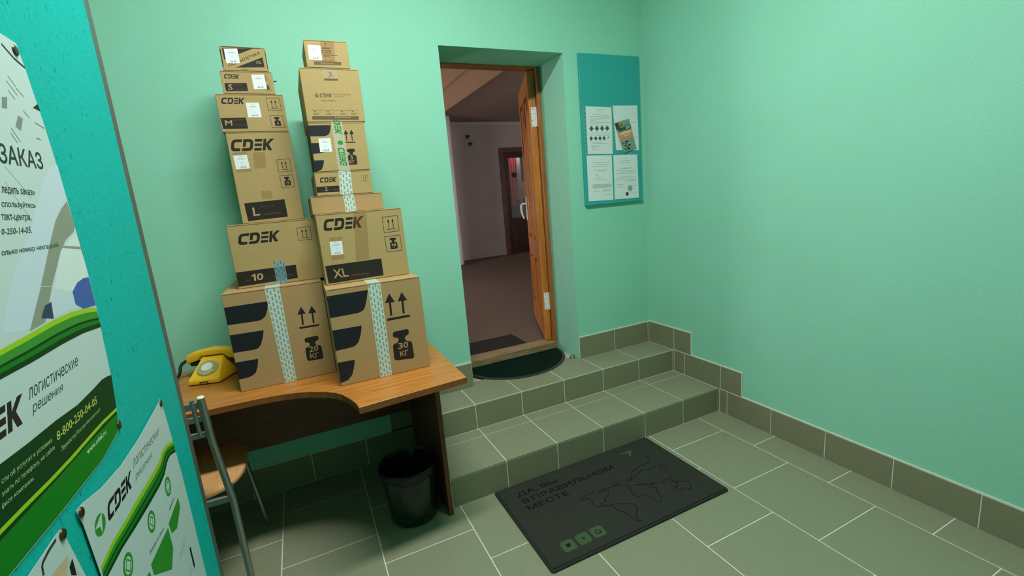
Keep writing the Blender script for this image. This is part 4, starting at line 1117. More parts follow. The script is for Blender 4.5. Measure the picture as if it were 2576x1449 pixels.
MB().box(-2.84 - .172, -2.84 + .172, -.774, -.758, .448, .474).build('cross_bar', M_STEEL, ch, cl_, bevel=.003)
for s in (-1, 1):
    MB().tube([(-2.84 + s * .16, -.76, .45), (-2.84 + s * .15, -.36, .44)], .009, 10).build('seat_rail', M_STEEL, ch, cl_, smooth=True)

# ------------------------------------------------------------------ waste bin
bn = empty('waste_bin', (-1.992, -.578, 0))
tag(bn, 'dark green plastic waste bin lined with a black bag under the desk', 'waste bin')
MB().lathe([(0, .001), (.105, .001), (.112, .010), (.116, .06), (.128, .25), (.130, .268), (.126, .268), (.122, .24), (.110, .02), (0, .015)], 48).build('bin_body', M_BIN, bn, smooth=True)
bagp = MB(); seg = 60
prof = [(.1278, .226), (.1300, .232), (.135, .242), (.1385, .255), (.1395, .272), (.134, .278), (.126, .268), (.119, .2), (.108, .06), (.0, .05)]
vs_ = []
for i, (r, z) in enumerate(prof):
    for k in range(seg):
        a = 2 * PI * k / seg
        wv = (.0016 * math.sin(9 * a + i) + .0012 * math.sin(17 * a - i * 1.7)) if i < 8 else 0
        zz = z + (.006 * math.sin(5 * a + 1) if i == 0 else 0)
        vs_.append(((r + wv) * math.cos(a), (r + wv) * math.sin(a), zz))
bagp.add(vs_, [(i * seg + k, i * seg + (k + 1) % seg, (i + 1) * seg + (k + 1) % seg, (i + 1) * seg + k) for i in range(len(prof) - 1) for k in range(seg)])
bagp.build('bag', M_BAG, bn, smooth=True)

# ------------------------------------------------------------------ doormat with print
dm = empty('doormat', (-1.11, -.945, 0)); tag(dm, 'charcoal doormat printed with lettering and a world map outline at the steps', 'doormat')
dml = neg(dm)
def rr(x0, x1, y0, y1, r, n=5):
    out = []
    for cx, cy, a0 in ((x1 - r, y1 - r, 0), (x0 + r, y1 - r, 90), (x0 + r, y0 + r, 180), (x1 - r, y0 + r, 270)):
        for k in range(n + 1):
            a = math.radians(a0 + 90 * k / n); out.append((cx + r * math.cos(a), cy + r * math.sin(a)))
    return out
MB().prism(rr(-1.604, -.624, -1.236, -.652, .014), .001, .009).build('rubber_base', M_MATEDGE, dm, dml, bevel=.002)
MB().prism(rr(-1.592, -.636, -1.224, -.664, .012), .009, .0125).build('pile', M_MAT, dm, dml, bevel=.001)
mf = lambda u, v, l: (u + dml[0], v + dml[1], .0125 + l)
for _it in ([('text', '\u0414\u0410, \u0412\u042b', rect(-1.515, -.762, -1.288, -.722), .02), ('text', '\u0412', rect(-1.515, -.815, -1.480, -.778), .02), ('text', '\u041f\u0420\u0410\u0412\u0418\u041b\u042c\u041d\u041e\u041c', rect(-1.462, -.815, -.974, -.778), .02), ('text', '\u041c\u0415\u0421\u0422\u0415', rect(-1.515, -.872, -1.288, -.835), .02)]):
    emboss('lettering', [_it], mf, M_MATINK, dm, .0005)
mapline = [(-0.804,-0.767),(-0.774,-0.786),(-0.761,-0.819),(-0.773,-0.858),(-0.806,-0.871),(-0.845,-0.868),(-0.892,-0.876),(-0.925,-0.891),(-0.956,-0.924),(-0.981,-0.943),(-0.994,-0.939),(-0.985,-0.925),(-0.968,-0.923),(-0.959,-0.932),(-0.922,-0.919),(-0.875,-0.903),(-0.82,-0.917),(-0.8,-0.91),(-0.751,-0.917),(-0.731,-0.922),(-0.729,-0.942),(-0.737,-0.954),(-0.755,-0.936),(-0.773,-0.93),(-0.776,-0.944),(-0.764,-0.968),(-0.781,-0.978),(-0.775,-1.008),(-0.791,-1.024),(-0.797,-1.064),(-0.767,-1.078),(-0.744,-1.098),(-0.76,-1.126),(-0.778,-1.147),(-0.787,-1.127),(-0.811,-1.121),(-0.831,-1.129),(-0.831,-1.099),(-0.812,-1.093),(-0.796,-1.07),(-0.803,-1.05),(-0.816,-1.022),(-0.837,-1.024),(-0.848,-1.042),(-0.865,-1.026),(-0.893,-1.013),(-0.912,-1.02),(-0.897,-1.025),(-0.89,-1.01),(-0.915,-1.009),(-0.94,-0.993),(-0.985,-0.979),(-0.943,-0.996),(-0.927,-1.03),(-0.908,-1.051),(-0.926,-1.077),(-0.931,-1.11),(-0.949,-1.133),(-0.969,-1.138),(-0.978,-1.107),(-0.98,-1.074),(-0.999,-1.054),(-1.023,-1.06),(-1.033,-1.028),(-1.015,-0.984),(-1.01,-0.963),(-1.041,-0.939),(-1.063,-0.93),(-1.061,-0.916),(-1.038,-0.911),(-1.033,-0.925),(-1.05,-0.934),(-1.08,-0.933),(-1.124,-0.925),(-1.149,-0.923),(-1.159,-0.94),(-1.124,-0.934),(-1.117,-0.953),(-1.144,-0.977),(-1.168,-0.984),(-1.173,-1.003),(-1.204,-1.009),(-1.173,-1.039),(-1.14,-1.041),(-1.086,-1.078),(-1.079,-1.091),(-1.084,-1.117),(-1.124,-1.164),(-1.122,-1.192),(-1.14,-1.17),(-1.146,-1.115),(-1.166,-1.082),(-1.17,-1.043),(-1.222,-1.019),(-1.234,-0.995),(-1.229,-0.964),(-1.231,-0.941),(-1.266,-0.941),(-1.266,-0.928),(-1.234,-0.92),(-1.179,-0.918)]
me_ = [('poly', q) for q in stroke(smooth_line(mapline, 4), .0040)]
emboss('map_outline', me_, mf, M_MATINK, dm, .0006)
emboss('green_arrow', [('poly', [(-.881, -.716), (-.786, -.724), (-.826, -.742)]), ('poly', [(-.786, -.726), (-.847, -.784), (-.826, -.745)])], mf, M_MATGREEN, dm, .0005)
for k, (bx, by) in enumerate(((-1.475, -1.150), (-1.399, -1.148), (-1.323, -1.147))):
    ic = emboss('green_badge', [('poly', rr(bx - .031, bx + .031, by - .031, by + .031, .013))], mf, M_MATGREEN, dm, .0005)
    sy = [[(-.012, .008), (-.004, .011), (0, .007), (.004, .011), (.012, .008), (.010, -.002), (0, -.012), (-.010, -.002)], [(-.010, -.003), (.003, .012), (.001, .002), (.010, .003), (-.003, -.012), (-.001, -.002)], [(-.011, -.010), (.011, -.010), (.011, .004), (0, .012), (-.011, .004)]][k]
    emboss('badge_symbol', [('poly', [(bx + a, by + b) for a, b in sy])] if k < 2 else [('poly', q) for q in stroke([(bx + a, by + b) for a, b in sy], .004, True)], mf, M_MATINK, ic, .0009)

# half-round mat on the landing
hm = empty('half_round_mat', (-1.03, .1, H2)); tag(hm, 'dark green half-round mat with rubber rim in the doorway', 'doormat')
def half(rx, ry, y0, n=30, x=-1.028):
    return [(x + rx * math.cos(PI + PI * k / n), y0 + ry * math.sin(PI + PI * k / n)) for k in range(n + 1)]
hml = neg(hm)
MB().prism([(p[0] + hml[0], p[1] + hml[1]) for p in half(.385, .375, .285)], .0008, .007).build('rim', M_HRIM, hm, bevel=.003, seg=2)
MB().prism([(p[0] + hml[0], p[1] + hml[1]) for p in half(.362, .347, .280)], .0071, .0095).build('pile', M_HMAT, hm)
# mat inside the hall
hh = MB(); n = 26
poly = [(-1.42, .425), (-.80, .425)]
poly += [(-.80 - .62 * k / (2 * n), .775 + (.012 if k % 2 else 0) + .0) for k in range(2 * n + 1)]
tag(hh.prism(poly, HZ + .0005, HZ + .010).build('hall_mat', mat('black_coir', (26, 22, 20), rough=1, noise=.2, nscale=200)), 'black mat with zigzag edge on the hall floor behind the sill', 'doormat')
hook = MB().tube([(-.690, .030, H2 + .002), (-.690, .030, H2 + .020), (-.684, .028, H2 + .026), (-.672, .024, H2 + .026), (-.666, .022, H2 + .020), (-.666, .022, H2 + .002)], .0032, 8)
tag(hook.build('floor_hook', M_BLACK, smooth=True), 'small black staple hook on the landing beside the half-round mat', 'hook')

# ------------------------------------------------------------------ notice board
nbd = empty('notice_board', (-.286, -.010, 1.367)); tag(nbd, 'tall narrow teal notice board on the wall right of the doorway', 'notice board')
MB().box(-.242, .242, -.008, .010, 0.0, .952).build('board', M_CORKB, nbd, bevel=.002)
MB().box(-.242, .242, -.012, -.008, 0.0, .016).build('ledge', M_CORKB, nbd, bevel=.001)
def sheet(name, q, label, cat, lift, items, sleeve_left=True, group=None, curl=.0):
    L = (sum(p[0] for p in q) / 4, -.018 - lift, min(p[1] for p in q))
    r = empty(name, L); tag(r, label, cat, group)
    f = lambda u, v, l: (u - L[0], -l - .0003, v - L[2])
    n = 8; b = MB(); vv = []
    for t_ in range(n + 1):
        for s_ in range(n + 1):
            u, v = bilerp(q, s_ / n, t_ / n)
            z = curl * (abs(s_ / n - .5) * 2) ** 2 * (1 - t_ / n)
            vv.append((u - L[0], -z - .0003, v - L[2]))
    m_ = len(vv)
    vv += [(x, y + .0006, z) for x, y, z in vv]
    fc = [(j * (n + 1) + i, j * (n + 1) + i + 1, (j + 1) * (n + 1) + i + 1, (j + 1) * (n + 1) + i) for j in range(n) for i in range(n)]
    b.add(vv, fc + [tuple(m_ + i for i in reversed(q_)) for q_ in fc])
    b.build('page', M_PAPER, r)
    for nm, its, m2, l in items:
        o_ = emboss(nm, its, f, m2, r, l)
        if nm in ('small_print', 'dark_pattern'): o_['kind'] = 'stuff'
    if sleeve_left is not None:
        s0, s1 = (-.11, 1.0) if sleeve_left else (0, 1.07)
        emboss('plastic_sleeve', [('poly', [bilerp(q, s0, 1.01), bilerp(q, s1, 1.01), bilerp(q, s1, -.01), bilerp(q, s0, -.01)])], f, M_SLEEVE, r, .0030 + curl)
        sx = -.055 if sleeve_left else 1.035
        emboss('punch_holes', [('poly', [bilerp(q, sx + a, tt + b) for a, b in ((-.012, -.008), (.012, -.008), (.012, .008), (-.012, .008))]) for tt in [.05 + .09 * k for k in range(11)]], f, M_INK, r, .0034 + curl)
    return r
def lines(q, spec):
    return [('poly', sub(q, a, b, c, b + .006)) for a, c, b in spec]
def diamond(cx, cz, s): return [(cx - s, cz), (cx, cz + s * 1.05), (cx + s, cz), (cx, cz - s * 1.05)]
N1 = [(-.494, 1.9985), (-.2885, 1.9931), (-.2923, 1.694), (-.494, 1.7010)]
N2 = [(-.278, 2.0037), (-.0717, 2.0065), (-.0671, 1.711), (-.2624, 1.7176)]
N3 = [(-.505, 1.6905), (-.302, 1.687), (-.3026, 1.3903), (-.505, 1.3945)]
N4 = [(-.288, 1.6865), (-.084, 1.6842), (-.080, 1.3887), (-.2911, 1.391)]
BRQ = [(-.2732, 1.8933), (-.1494, 1.9199), (-.0942, 1.7247), (-.2022, 1.6961)]
g_ = 'documents pinned to the notice board'
sheet('document_sheet', N1, 'white sheet with two rows of dark diamonds on the notice board', 'document', .0012,
      [('diamonds', [('poly', diamond(x, 1.8605, .0175)) for x in (-.4563, -.4135, -.3712, -.3302)] + [('poly', diamond(x, 1.798, .0145)) for x in (-.4618, -.4261, -.3919, -.3582)] + [('poly', diamond(-.325, 1.802, .006))], mat('diamond_ink', (40, 62, 58), rough=.6), .0006),
       ('small_print', lines(N1, [(.4, .68, .94), (.4, .68, .89), (.26, .9, .83), (.14, .93, .79), (.14, .9, .76), (.14, .6, .735), (.14, .4, .71), (.14, .92, .675), (.14, .5, .65), (.14, .8, .615), (.14, .92, .445), (.14, .9, .40), (.14, .6, .245), (.2, .8, .225), (.14, .4, .18), (.14, .5, .15), (.14, .3, .12), (.14, .5, .09)]), M_GREYINK, .0006)], True, g_, .0)
sheet('document_sheet', N2, 'blank white sheet behind the brochure on the notice board', 'document', .0012, [('small_print', lines(N2, [(.75, .95, .63), (.8, .96, .30), (.8, .92, .26)]), M_GREYINK, .0006)], True, g_, .0)
sheet('document_sheet', N3, 'white certificate at the lower left of the notice board', 'document', .0012,
      [('small_print', lines(N3, [(.5, .58, .9), (.2, .92, .845), (.3, .8, .80), (.2, .85, .76), (.2, .8, .68), (.4, .75, .655), (.3, .4, .6), (.3, .45, .56), (.3, .55, .52), (.2, .75, .47), (.18, .95, .36), (.18, .96, .345), (.18, .95, .33), (.18, .96, .315), (.18, .9, .30), (.18, .95, .285), (.18, .5, .21), (.6, .95, .13)]), M_GREYINK, .0006),
       ('signature', [('poly', q) for q in stroke([bilerp(N3, a, b) for a, b in ((.58, .20), (.64, .24), (.66, .19), (.72, .25), (.74, .20), (.82, .23), (.92, .215))], .0016)], M_INK, .0006)], None, g_)
sheet('document_sheet', N4, 'white certificate with round stamp at the lower right of the notice board', 'document', .0012,
      [('small_print', lines(N4, [(.46, .54, .92), (.3, .68, .865), (.25, .7, .82), (.25, .75, .70), (.3, .7, .68), (.1, .9, .645), (.3, .72, .615), (.1, .9, .58), (.25, .8, .51), (.1, .9, .47), (.1, .92, .43), (.45, .9, .40), (.1, .4, .33), (.1, .35, .28), (.7, .95, .28), (.65, .92, .115)]), M_GREYINK, .0006),
       ('stamp', [('poly', ring(-.156, 1.458, .021))], mat('stamp_grey', (150, 164, 158), rough=.6), .0005), ('stamp_ring', [('poly', q) for q in stroke(ring(-.156, 1.458, .020), .0018, True)] + [('poly', q) for q in stroke(ring(-.156, 1.458, .010), .0014, True)] + [('poly', diamond(-.156, 1.458, .006))], M_GREYINK, .0008),
       ('dark_seal', [('poly', ring(-.1825, 1.4213, .0135))], mat('seal_green', (44, 74, 66), rough=.6), .0006)], None, g_)
br_items = [('grey_field', [('poly', BRQ)], M_GREYP, .0006), ('dark_band', [('poly', sub(BRQ, .12, .68, 1.0, .82))], mat('brochure_teal', (34, 84, 88), rough=.5), .0009),
            ('orange_band', [('poly', sub(BRQ, .0, .40, 1.0, .68))], M_ORANGEP, .0009), ('year', [('text', '2019', sub(BRQ, .62, .71, .95, .80), .01)], M_PAPER, .0012),
            ('title_lines', [('poly', sub(BRQ, .1, .575, .95, .625)), ('poly', sub(BRQ, .4, .50, .8, .53)), ('poly', sub(BRQ, .3, .64, .6, .66))], mat('brochure_pale', (222, 200, 176), rough=.5), .0012),
            ('emblem', [('poly', ring(-.2150, 1.8765, .0165))], mat('emblem_gold', (168, 150, 40), rough=.5), .0012), ('emblem_centre', [('poly', ring(-.2150, 1.8765, .0105))], mat('emblem_dark', (44, 50, 32), rough=.5), .0014), ('emblem_mark', [('poly', diamond(-.2150, 1.8765, .006))], mat('emblem_gold2', (196, 178, 60), rough=.5), .0016),
            ('photo', [('poly', sub(BRQ, .0, .76, .24, .97))], mat('brochure_photo', (58, 50, 42), rough=.5, noise=.5, nscale=120), .0010)]
random.seed(3)
br_items.append(('dark_pattern', [('poly', sub(BRQ, a, b, a + random.uniform(.04, .14), b + random.uniform(.02, .04))) for a, b in [(random.uniform(.08, .55), random.uniform(.03, .33)) for _ in range(26)]], mat('brochure_dark', (48, 62, 54), rough=.5), .0009))
sheet('brochure', BRQ, 'tilted brochure with orange band and the year 2019', 'brochure', .0062, br_items, None)

# ------------------------------------------------------------------ teal partition with posters
XB = -2.625
pt = empty('partition', (XB - .03, -2.3, 0)); tag(pt, 'teal painted partition board with grey metal edge post on the left', 'partition')
pl = neg(pt)
MB().box(XB - .012, XB, -3.4, -1.2935, .12, 2.15).build('board', M_TEAL, pt, pl, bevel=.0012)
MB().box(XB - .010, XB - .0035, -1.2934, -1.2875, .12, 2.15).build('shaded_gap', M_BLACK, pt, pl)  # black strip stands in for the shade in the gap before the post
MB().box(XB - .040, XB - .003, -1.2870, -1.2432, 0.0, 2.17).build('edge_post', M_ALU, pt, pl, bevel=.007, seg=3)
MB().box(XB - .050, XB - .014, -3.4, -3.36, 0.0, 2.17).build('edge_post', M_ALU, pt, pl, bevel=.007, seg=3)
MB().box(XB - .046, XB - .018, -3.36, -1.292, .04, .08).build('bottom_rail', M_ALU, pt, pl)
MB().box(XB - .046, XB - .018, -3.36, -1.292, 2.11, 2.15).build('top_rail', M_ALU, pt, pl)

def poster(name, outline, label, lift, root_z):
    L = (XB, sum(p[0] for p in outline) / len(outline), root_z)
    r = empty(name, L); tag(r, label, 'poster')
    f = lambda u, v, l: (lift + l, u - L[1], v - L[2])
    MB().prism(outline, lift - .0004, lift, lambda u, v, l: (l, u - L[1], v - L[2])).build('sheet', mat('glossy_poster_paper', (186, 207, 206), rough=.35, spec=.4), r)
    return r, f
def screw(r, f, y, z, m=M_BRASS):
    b = MB().lathe([(0, 0), (.0075, 0), (.0065, .0014), (.003, .002), (0, .002)], 16)
    b.v = [f(y + p[0], z + p[1], p[2] + .0008) for p in b.v]
    s = b.build('screw', m, r, smooth=True)
PX = {
'p1_redge': [(-1.6561,1.7036),(-1.6429,1.6299),(-1.6357,1.5643),(-1.6258,1.3885),(-1.6418,1.2179),(-1.6704,1.1256)],
'p1_bot': [(-1.7497,1.1143),(-1.8983,1.1137),(-2.0089,1.1197)],
'zakaz': [(-1.7836,1.5779),(-1.6803,1.5799),(-1.6834,1.5561),(-1.7967,1.5526)],
'l1': [(-1.8121,1.5229),(-1.7305,1.5219),(-1.7336,1.5164),(-1.8157,1.5159)],
'l2': [(-1.821,1.5055),(-1.7377,1.5046),(-1.7409,1.4989),(-1.8247,1.4984)],
'l3': [(-1.83,1.4882),(-1.7593,1.4872),(-1.7625,1.4813),(-1.8333,1.4818)],
'l4': [(-1.8385,1.4717),(-1.7648,1.473),(-1.7697,1.4642),(-1.8424,1.4643)],
'l5': [(-1.852,1.4456),(-1.7024,1.4469),(-1.7055,1.4418),(-1.8549,1.44)],
'log1': [(-1.8839,1.2764),(-1.7405,1.2768),(-1.7426,1.2684),(-1.8872,1.2685)],
'log2': [(-1.8851,1.2574),(-1.8011,1.2554),(-1.8045,1.2475),(-1.8889,1.2485)],
'K': [(-1.921,1.277),(-1.8964,1.2774),(-1.9059,1.2453),(-1.9339,1.2474)],
'wave': [(-1.967,1.2235),(-1.9142,1.2211),(-1.844,1.2199),(-1.7783,1.2162),(-1.7184,1.2191),(-1.6799,1.2221),(-1.6577,1.2201),(-1.6394,1.2168)],
'yline': [(-1.9984,1.1628),(-1.9503,1.1619),(-1.893,1.16),(-1.8334,1.1596),(-1.773,1.161),(-1.7205,1.162),(-1.6541,1.1598)],
'tel': [(-1.8509,1.2061),(-1.7143,1.2065),(-1.7181,1.1954),(-1.8538,1.1949)],
'tel2': [(-1.8495,1.1852),(-1.7135,1.1861),(-1.7162,1.182),(-1.8508,1.1788)],
'www': [(-1.7895,1.1501),(-1.7146,1.1487),(-1.7149,1.1428),(-1.7894,1.143)],
's1': [(-1.9752,1.2077),(-1.8632,1.2037),(-1.8654,1.1999),(-1.9773,1.2036)],
's2': [(-1.9811,1.1962),(-1.863,1.1937),(-1.8649,1.1885),(-1.983,1.1925)],
's3': [(-1.9865,1.1859),(-1.9216,1.1824),(-1.9227,1.1787),(-1.9887,1.1815)],
'bandtop': [(-1.9086,1.3364),(-1.8536,1.339),(-1.7805,1.3436),(-1.7215,1.344),(-1.6633,1.3397),(-1.6283,1.334)],
'band2': [(-1.9119,1.33),(-1.8417,1.3334),(-1.7534,1.3364),(-1.6834,1.3333),(-1.629,1.3262)],
'bandbot': [(-1.9245,1.3056),(-1.8574,1.305),(-1.7711,1.3068),(-1.7008,1.306),(-1.6325,1.3006)],
'blue': [(-1.6995,1.374),(-1.6512,1.384),(-1.6015,1.3813),(-1.6237,1.3342),(-1.6786,1.3408),(-1.7023,1.3518)],
'lb': [(-1.6367,1.5683),(-1.6622,1.5593),(-1.6865,1.5456),(-1.7175,1.5186),(-1.7844,1.4582),(-1.8557,1.4025)],
'arm': [(-1.634,1.5112),(-1.6595,1.4996),(-1.691,1.4808),(-1.7195,1.4555),(-1.7859,1.3928),(-1.7557,1.3887),(-1.701,1.4349),(-1.6736,1.4509),(-1.6382,1.4621),(-1.6289,1.4718)],
'armlow': [(-1.8422,1.3417),(-1.7962,1.357),(-1.7304,1.397),(-1.7813,1.4032)],
'gl': [(-1.6907,1.4423),(-1.6267,1.4372),(-1.6294,1.433),(-1.6927,1.4391)],
'arc': [(-1.7093,1.7214),(-1.6976,1.7162),(-1.6833,1.7101),(-1.6568,1.7048)],
'tri': [(-1.6661,1.6468),(-1.6461,1.6565),(-1.6436,1.6459)],
'strokes': [(-1.7161,1.6785),(-1.7019,1.6679),(-1.7017,1.666),(-1.6851,1.6578),(-1.7241,1.6701),(-1.7033,1.6558),(-1.7259,1.6577),(-1.7136,1.6482),(-1.6981,1.6363),(-1.6857,1.6292),(-1.6727,1.6246),(-1.645,1.6208),(-1.7466,1.6047),(-1.7315,1.5889),(-1.7515,1.5975),(-1.7404,1.5863)],
'blob': [(-1.7483,1.6438),(-1.7338,1.647),(-1.7427,1.63),(-1.7562,1.6285)],
'sq': [(-1.7176,1.6266),(-1.706,1.6241),(-1.7216,1.6048),(-1.7334,1.6088)],
'tri2': [(-1.6852,1.5996),(-1.6745,1.6033),(-1.6641,1.6005)],
'p2_corners': [(-1.8601,1.0959),(-1.4374,1.0932),(-1.4154,0.6313),(-1.8461,0.9836)],
'p2_top': [(-1.8427,1.0968),(-1.7811,1.0828),(-1.6999,1.0757),(-1.5973,1.0785),(-1.4595,1.0905)],
'p2disc': [(-1.8294,1.0491),(-1.7976,1.0354),(-1.8036,1.0563),(-1.825,1.0279)],
'p2logo': [(-1.7728,1.0548),(-1.6676,1.0512),(-1.6805,1.0254),(-1.7853,1.0292)],
'p2l1': [(-1.6515,1.0591),(-1.487,1.0474),(-1.4948,1.0384),(-1.6569,1.0477)],
'p2l2': [(-1.6574,1.0336),(-1.5548,1.0267),(-1.5625,1.0175),(-1.6614,1.0238)],
'p2wt': [(-1.8445,0.9953),(-1.7925,1.0003),(-1.7389,0.9977),(-1.6745,0.9979),(-1.5938,0.9951),(-1.5333,0.994),(-1.4967,1.0029),(-1.4685,1.0003),(-1.4191,0.9883)],
'p2wb': [(-1.8305,0.9709),(-1.7702,0.9708),(-1.7072,0.9645),(-1.6238,0.9588),(-1.5575,0.9555),(-1.5157,0.9593),(-1.4846,0.971),(-1.4574,0.9714),(-1.4118,0.9588)],
'c1': [(-1.5335,0.9394),(-1.5001,0.9197),(-1.4999,0.9485),(-1.5339,0.9114)],
'c2': [(-1.6617,0.9449),(-1.6164,0.9142),(-1.6233,0.9496),(-1.6556,0.9109)],
'c3': [(-1.786,0.952),(-1.747,0.9211),(-1.7548,0.9536),(-1.7792,0.9208)],
'g1': [(-1.4753,0.8787),(-1.4758,0.8563),(-1.5244,0.8363),(-1.5609,0.8489),(-1.5636,0.8734)],
'g2': [(-1.6879,0.8768),(-1.5714,0.8703),(-1.5718,0.824),(-1.6041,0.7995),(-1.6875,0.8539)],
'p2t': [(-1.6792,0.8965),(-1.5932,0.8855),(-1.5962,0.8821),(-1.6807,0.8901)],
'p2t2': [(-1.5403,0.8933),(-1.4976,0.8933),(-1.4999,0.8909),(-1.5408,0.8894)],
'bar': [(-1.4732,0.7537),(-1.4745,0.7052),(-1.4854,0.7081),(-1.4834,0.7566)],
'thin': [(-1.4933,0.7903),(-1.5714,0.7878)],
'p3': [(-1.9206,1.098),(-1.8983,1.0832),(-1.8897,1.0502),(-1.8805,1.0117),(-1.9818,1.0947)],
'p3a': [(-1.9185,1.0942),(-1.9381,1.0928),(-1.9538,1.0893),(-1.9573,1.0866),(-1.9593,1.0763)],
'p3b': [(-1.8984,1.052),(-1.8985,1.0399),(-1.9,1.0277),(-1.9104,1.0363),(-1.9095,1.0474)],
'screws': [(-1.6744,1.7235),(-1.664,1.134),(-1.8532,1.0883),(-1.4392,1.0853),(-1.904,1.0908)],
'edge': [(-1.2994,1.9339),(-1.2917,1.5269),(-1.2933,1.1678),(-1.3189,0.5522)],
'grey': [(-1.2436,1.9554),(-1.2415,0.4889)],

}
# poster 1: tracking notice, A2
o1 = [(-2.07, 1.117), (-1.90, 1.1135), (-1.75, 1.1135), (-1.671, 1.1255), (-1.642, 1.2179), (-1.629, 1.33), (-1.626, 1.40), (-1.630, 1.48), (-1.636, 1.5643), (-1.643, 1.63), (-1.656, 1.7036), (-1.664, 1.736), (-2.07, 1.742)]
p1, f1 = poster('poster', o1, 'large white poster with green waves about tracking an order', .0012, 1.11)
T = PX
def P1(name, items, m, lift=.0005): return emboss(name, items, f1, m, p1, lift)
P1('corner_arc', [('poly', q) for q in stroke(T['arc'], .0035)], M_INK)
P1('black_triangle', [('poly', T['tri'])], M_INK)
s_ = T['strokes']
for _it in ([('poly', q) for k in range(0, len(s_), 2) for q in stroke(s_[k:k + 2], .0022)] + [('poly', T['blob']), ('poly', T['sq']), ('poly', T['tri2'])] + [('poly', q) for q in stroke([(-1.79, 1.55), (-1.765, 1.53), (-1.745, 1.512)], .0008)] + [('poly', q) for q in stroke([(-1.80, 1.53), (-1.78, 1.505), (-1.762, 1.482)], .0008)]):
    P1('grey_scribble', [_it], mat('poster_grey_ink', (120, 134, 130), rough=.4))
lbp = [(-1.634, 1.566)] + T['lb'] + [(-1.90, 1.352), (-1.86, 1.345), (-1.72, 1.348), (-1.632, 1.335), (-1.626, 1.40), (-1.630, 1.48)]
P1('pale_blue_shape', [('poly', lbp)], M_LBLUE, .0004)
P1('arm_shape', [('poly', T['arm']), ('poly', [(-1.843, 1.342), (-1.786, 1.392), (-1.756, 1.388), (-1.800, 1.345)])], M_ARM, .0006)
P1('light_rim', [('poly', [(-1.700, 1.4349), (-1.636, 1.460), (-1.6295, 1.445), (-1.628, 1.39), (-1.70, 1.372), (-1.752, 1.385)])], mat('poster_pale', (206, 222, 220), rough=.4), .0006)
P1('grey_line', [('poly', T['gl'])], M_ARM, .0008)
P1('blue_shape', [('poly', [(-1.699, 1.372), (-1.675, 1.383), (-1.650, 1.387), (-1.628, 1.386), (-1.6295, 1.338), (-1.678, 1.341), (-1.700, 1.352)])], M_BLUE, .0008)
P1('dark_blue_shape', [('poly', [(-1.808, 1.352), (-1.790, 1.366), (-1.770, 1.368), (-1.776, 1.345)])], mat('poster_dark_blue', (26, 64, 90), rough=.4), .0007)
P1('heading', [('text', '\u0417\u0410\u041a\u0410\u0417', [(-1.792, 1.580), (-1.6803, 1.5805), (-1.6834, 1.5555), (-1.800, 1.5535)], .018)], mat('poster_dark_teal', (18, 48, 46), rough=.4))
for k, (txt, key) in enumerate((('\u043b\u0435\u0434\u0438\u0442\u044c \u0437\u0430\u043a\u0430\u0437\u00bb', 'l1'), ('\u0441\u043f\u043e\u043b\u044c\u0437\u0443\u0439\u0442\u0435\u0441\u044c', 'l2'), ('\u0442\u0430\u043a\u0442-\u0446\u0435\u043d\u0442\u0440\u0430,', 'l3'), ('0-250-14-05.', 'l4'), ('\u043e\u043b\u044c\u043a\u043e \u043d\u043e\u043c\u0435\u0440 \u043d\u0430\u043a\u043b\u0430\u0434\u043d\u043e\u0439', 'l5'))):
    q = T[key]
    g = .0022 if k != 3 else 0
    q = [(q[0][0], q[0][1] + g * .6), (q[1][0], q[1][1] + g * .6), (q[2][0], q[2][1] - g), (q[3][0], q[3][1] - g)]
    P1('text_line', [('text', txt, q, .012)], MATS['poster_dark_teal'], .0010)
up = T['bandtop']; lo = T['bandbot']
ext = lambda a, dy: [(a[0][0] - .16, a[0][1] - dy)] + a
up = ext(up, .012); lo = ext(lo, .002); lo[-1] = (-1.6325, 1.3006)
def interp(pts, y):
    for (a, b) in zip(pts[:-1], pts[1:]):
        if a[0] <= y <= b[0]: return a[1] + (b[1] - a[1]) * (y - a[0]) / (b[0] - a[0])
    return pts[-1][1] if y > pts[-1][0] else pts[0][1]
for k, (a, b, m_) in enumerate(((0, .2, M_LIME), (.2, .52, M_GREEN2), (.52, .62, M_DKGREEN), (.62, .8, M_GREEN), (.8, 1.0, M_DKGREEN))):
    yy = [-2.06 + (2.06 - 1.631) * i / 24 for i in range(25)]
    e0 = [(y, interp(up, y) * (1 - a) + interp(lo, y) * a) for y in yy]; e1 = [(y, interp(up, y) * (1 - b) + interp(lo, y) * b) for y in yy]
    P1('wave_stripe', [('poly', [e0[i], e0[i + 1], e1[i + 1], e1[i]]) for i in range(24)], m_, .0012)
wv = [(-2.065, 1.228)] + T['wave']
P1('dark_green_field', [('poly', [(a[0], a[1]) for a in wv] + [(-1.641, 1.215), (-1.655, 1.160), (-1.672, 1.1265), (-1.75, 1.1145), (-1.90, 1.1145), (-2.065, 1.118)])], M_DKGREEN, .0005)
P1('green_field', [('poly', [(-2.065, 1.152), (-1.9984, 1.155), (-1.893, 1.154), (-1.773, 1.155), (-1.660, 1.153), (-1.672, 1.1270), (-1.75, 1.1150), (-1.90, 1.1150), (-2.065, 1.1185)])], M_GREEN, .0007)
P1('lime_line', [('poly', q) for q in stroke([(-2.06, 1.163)] + T['yline'], .0052)], M_LIME, .0010)
kw = (-1.8964 - -1.921)
P1('logo', [('shape', LOGO, [(-2.035, 1.2775), (-1.8955, 1.2778), (-1.9000, 1.2455), (-2.040, 1.2470)])], mat('poster_black_ink', (16, 22, 26), rough=.4))
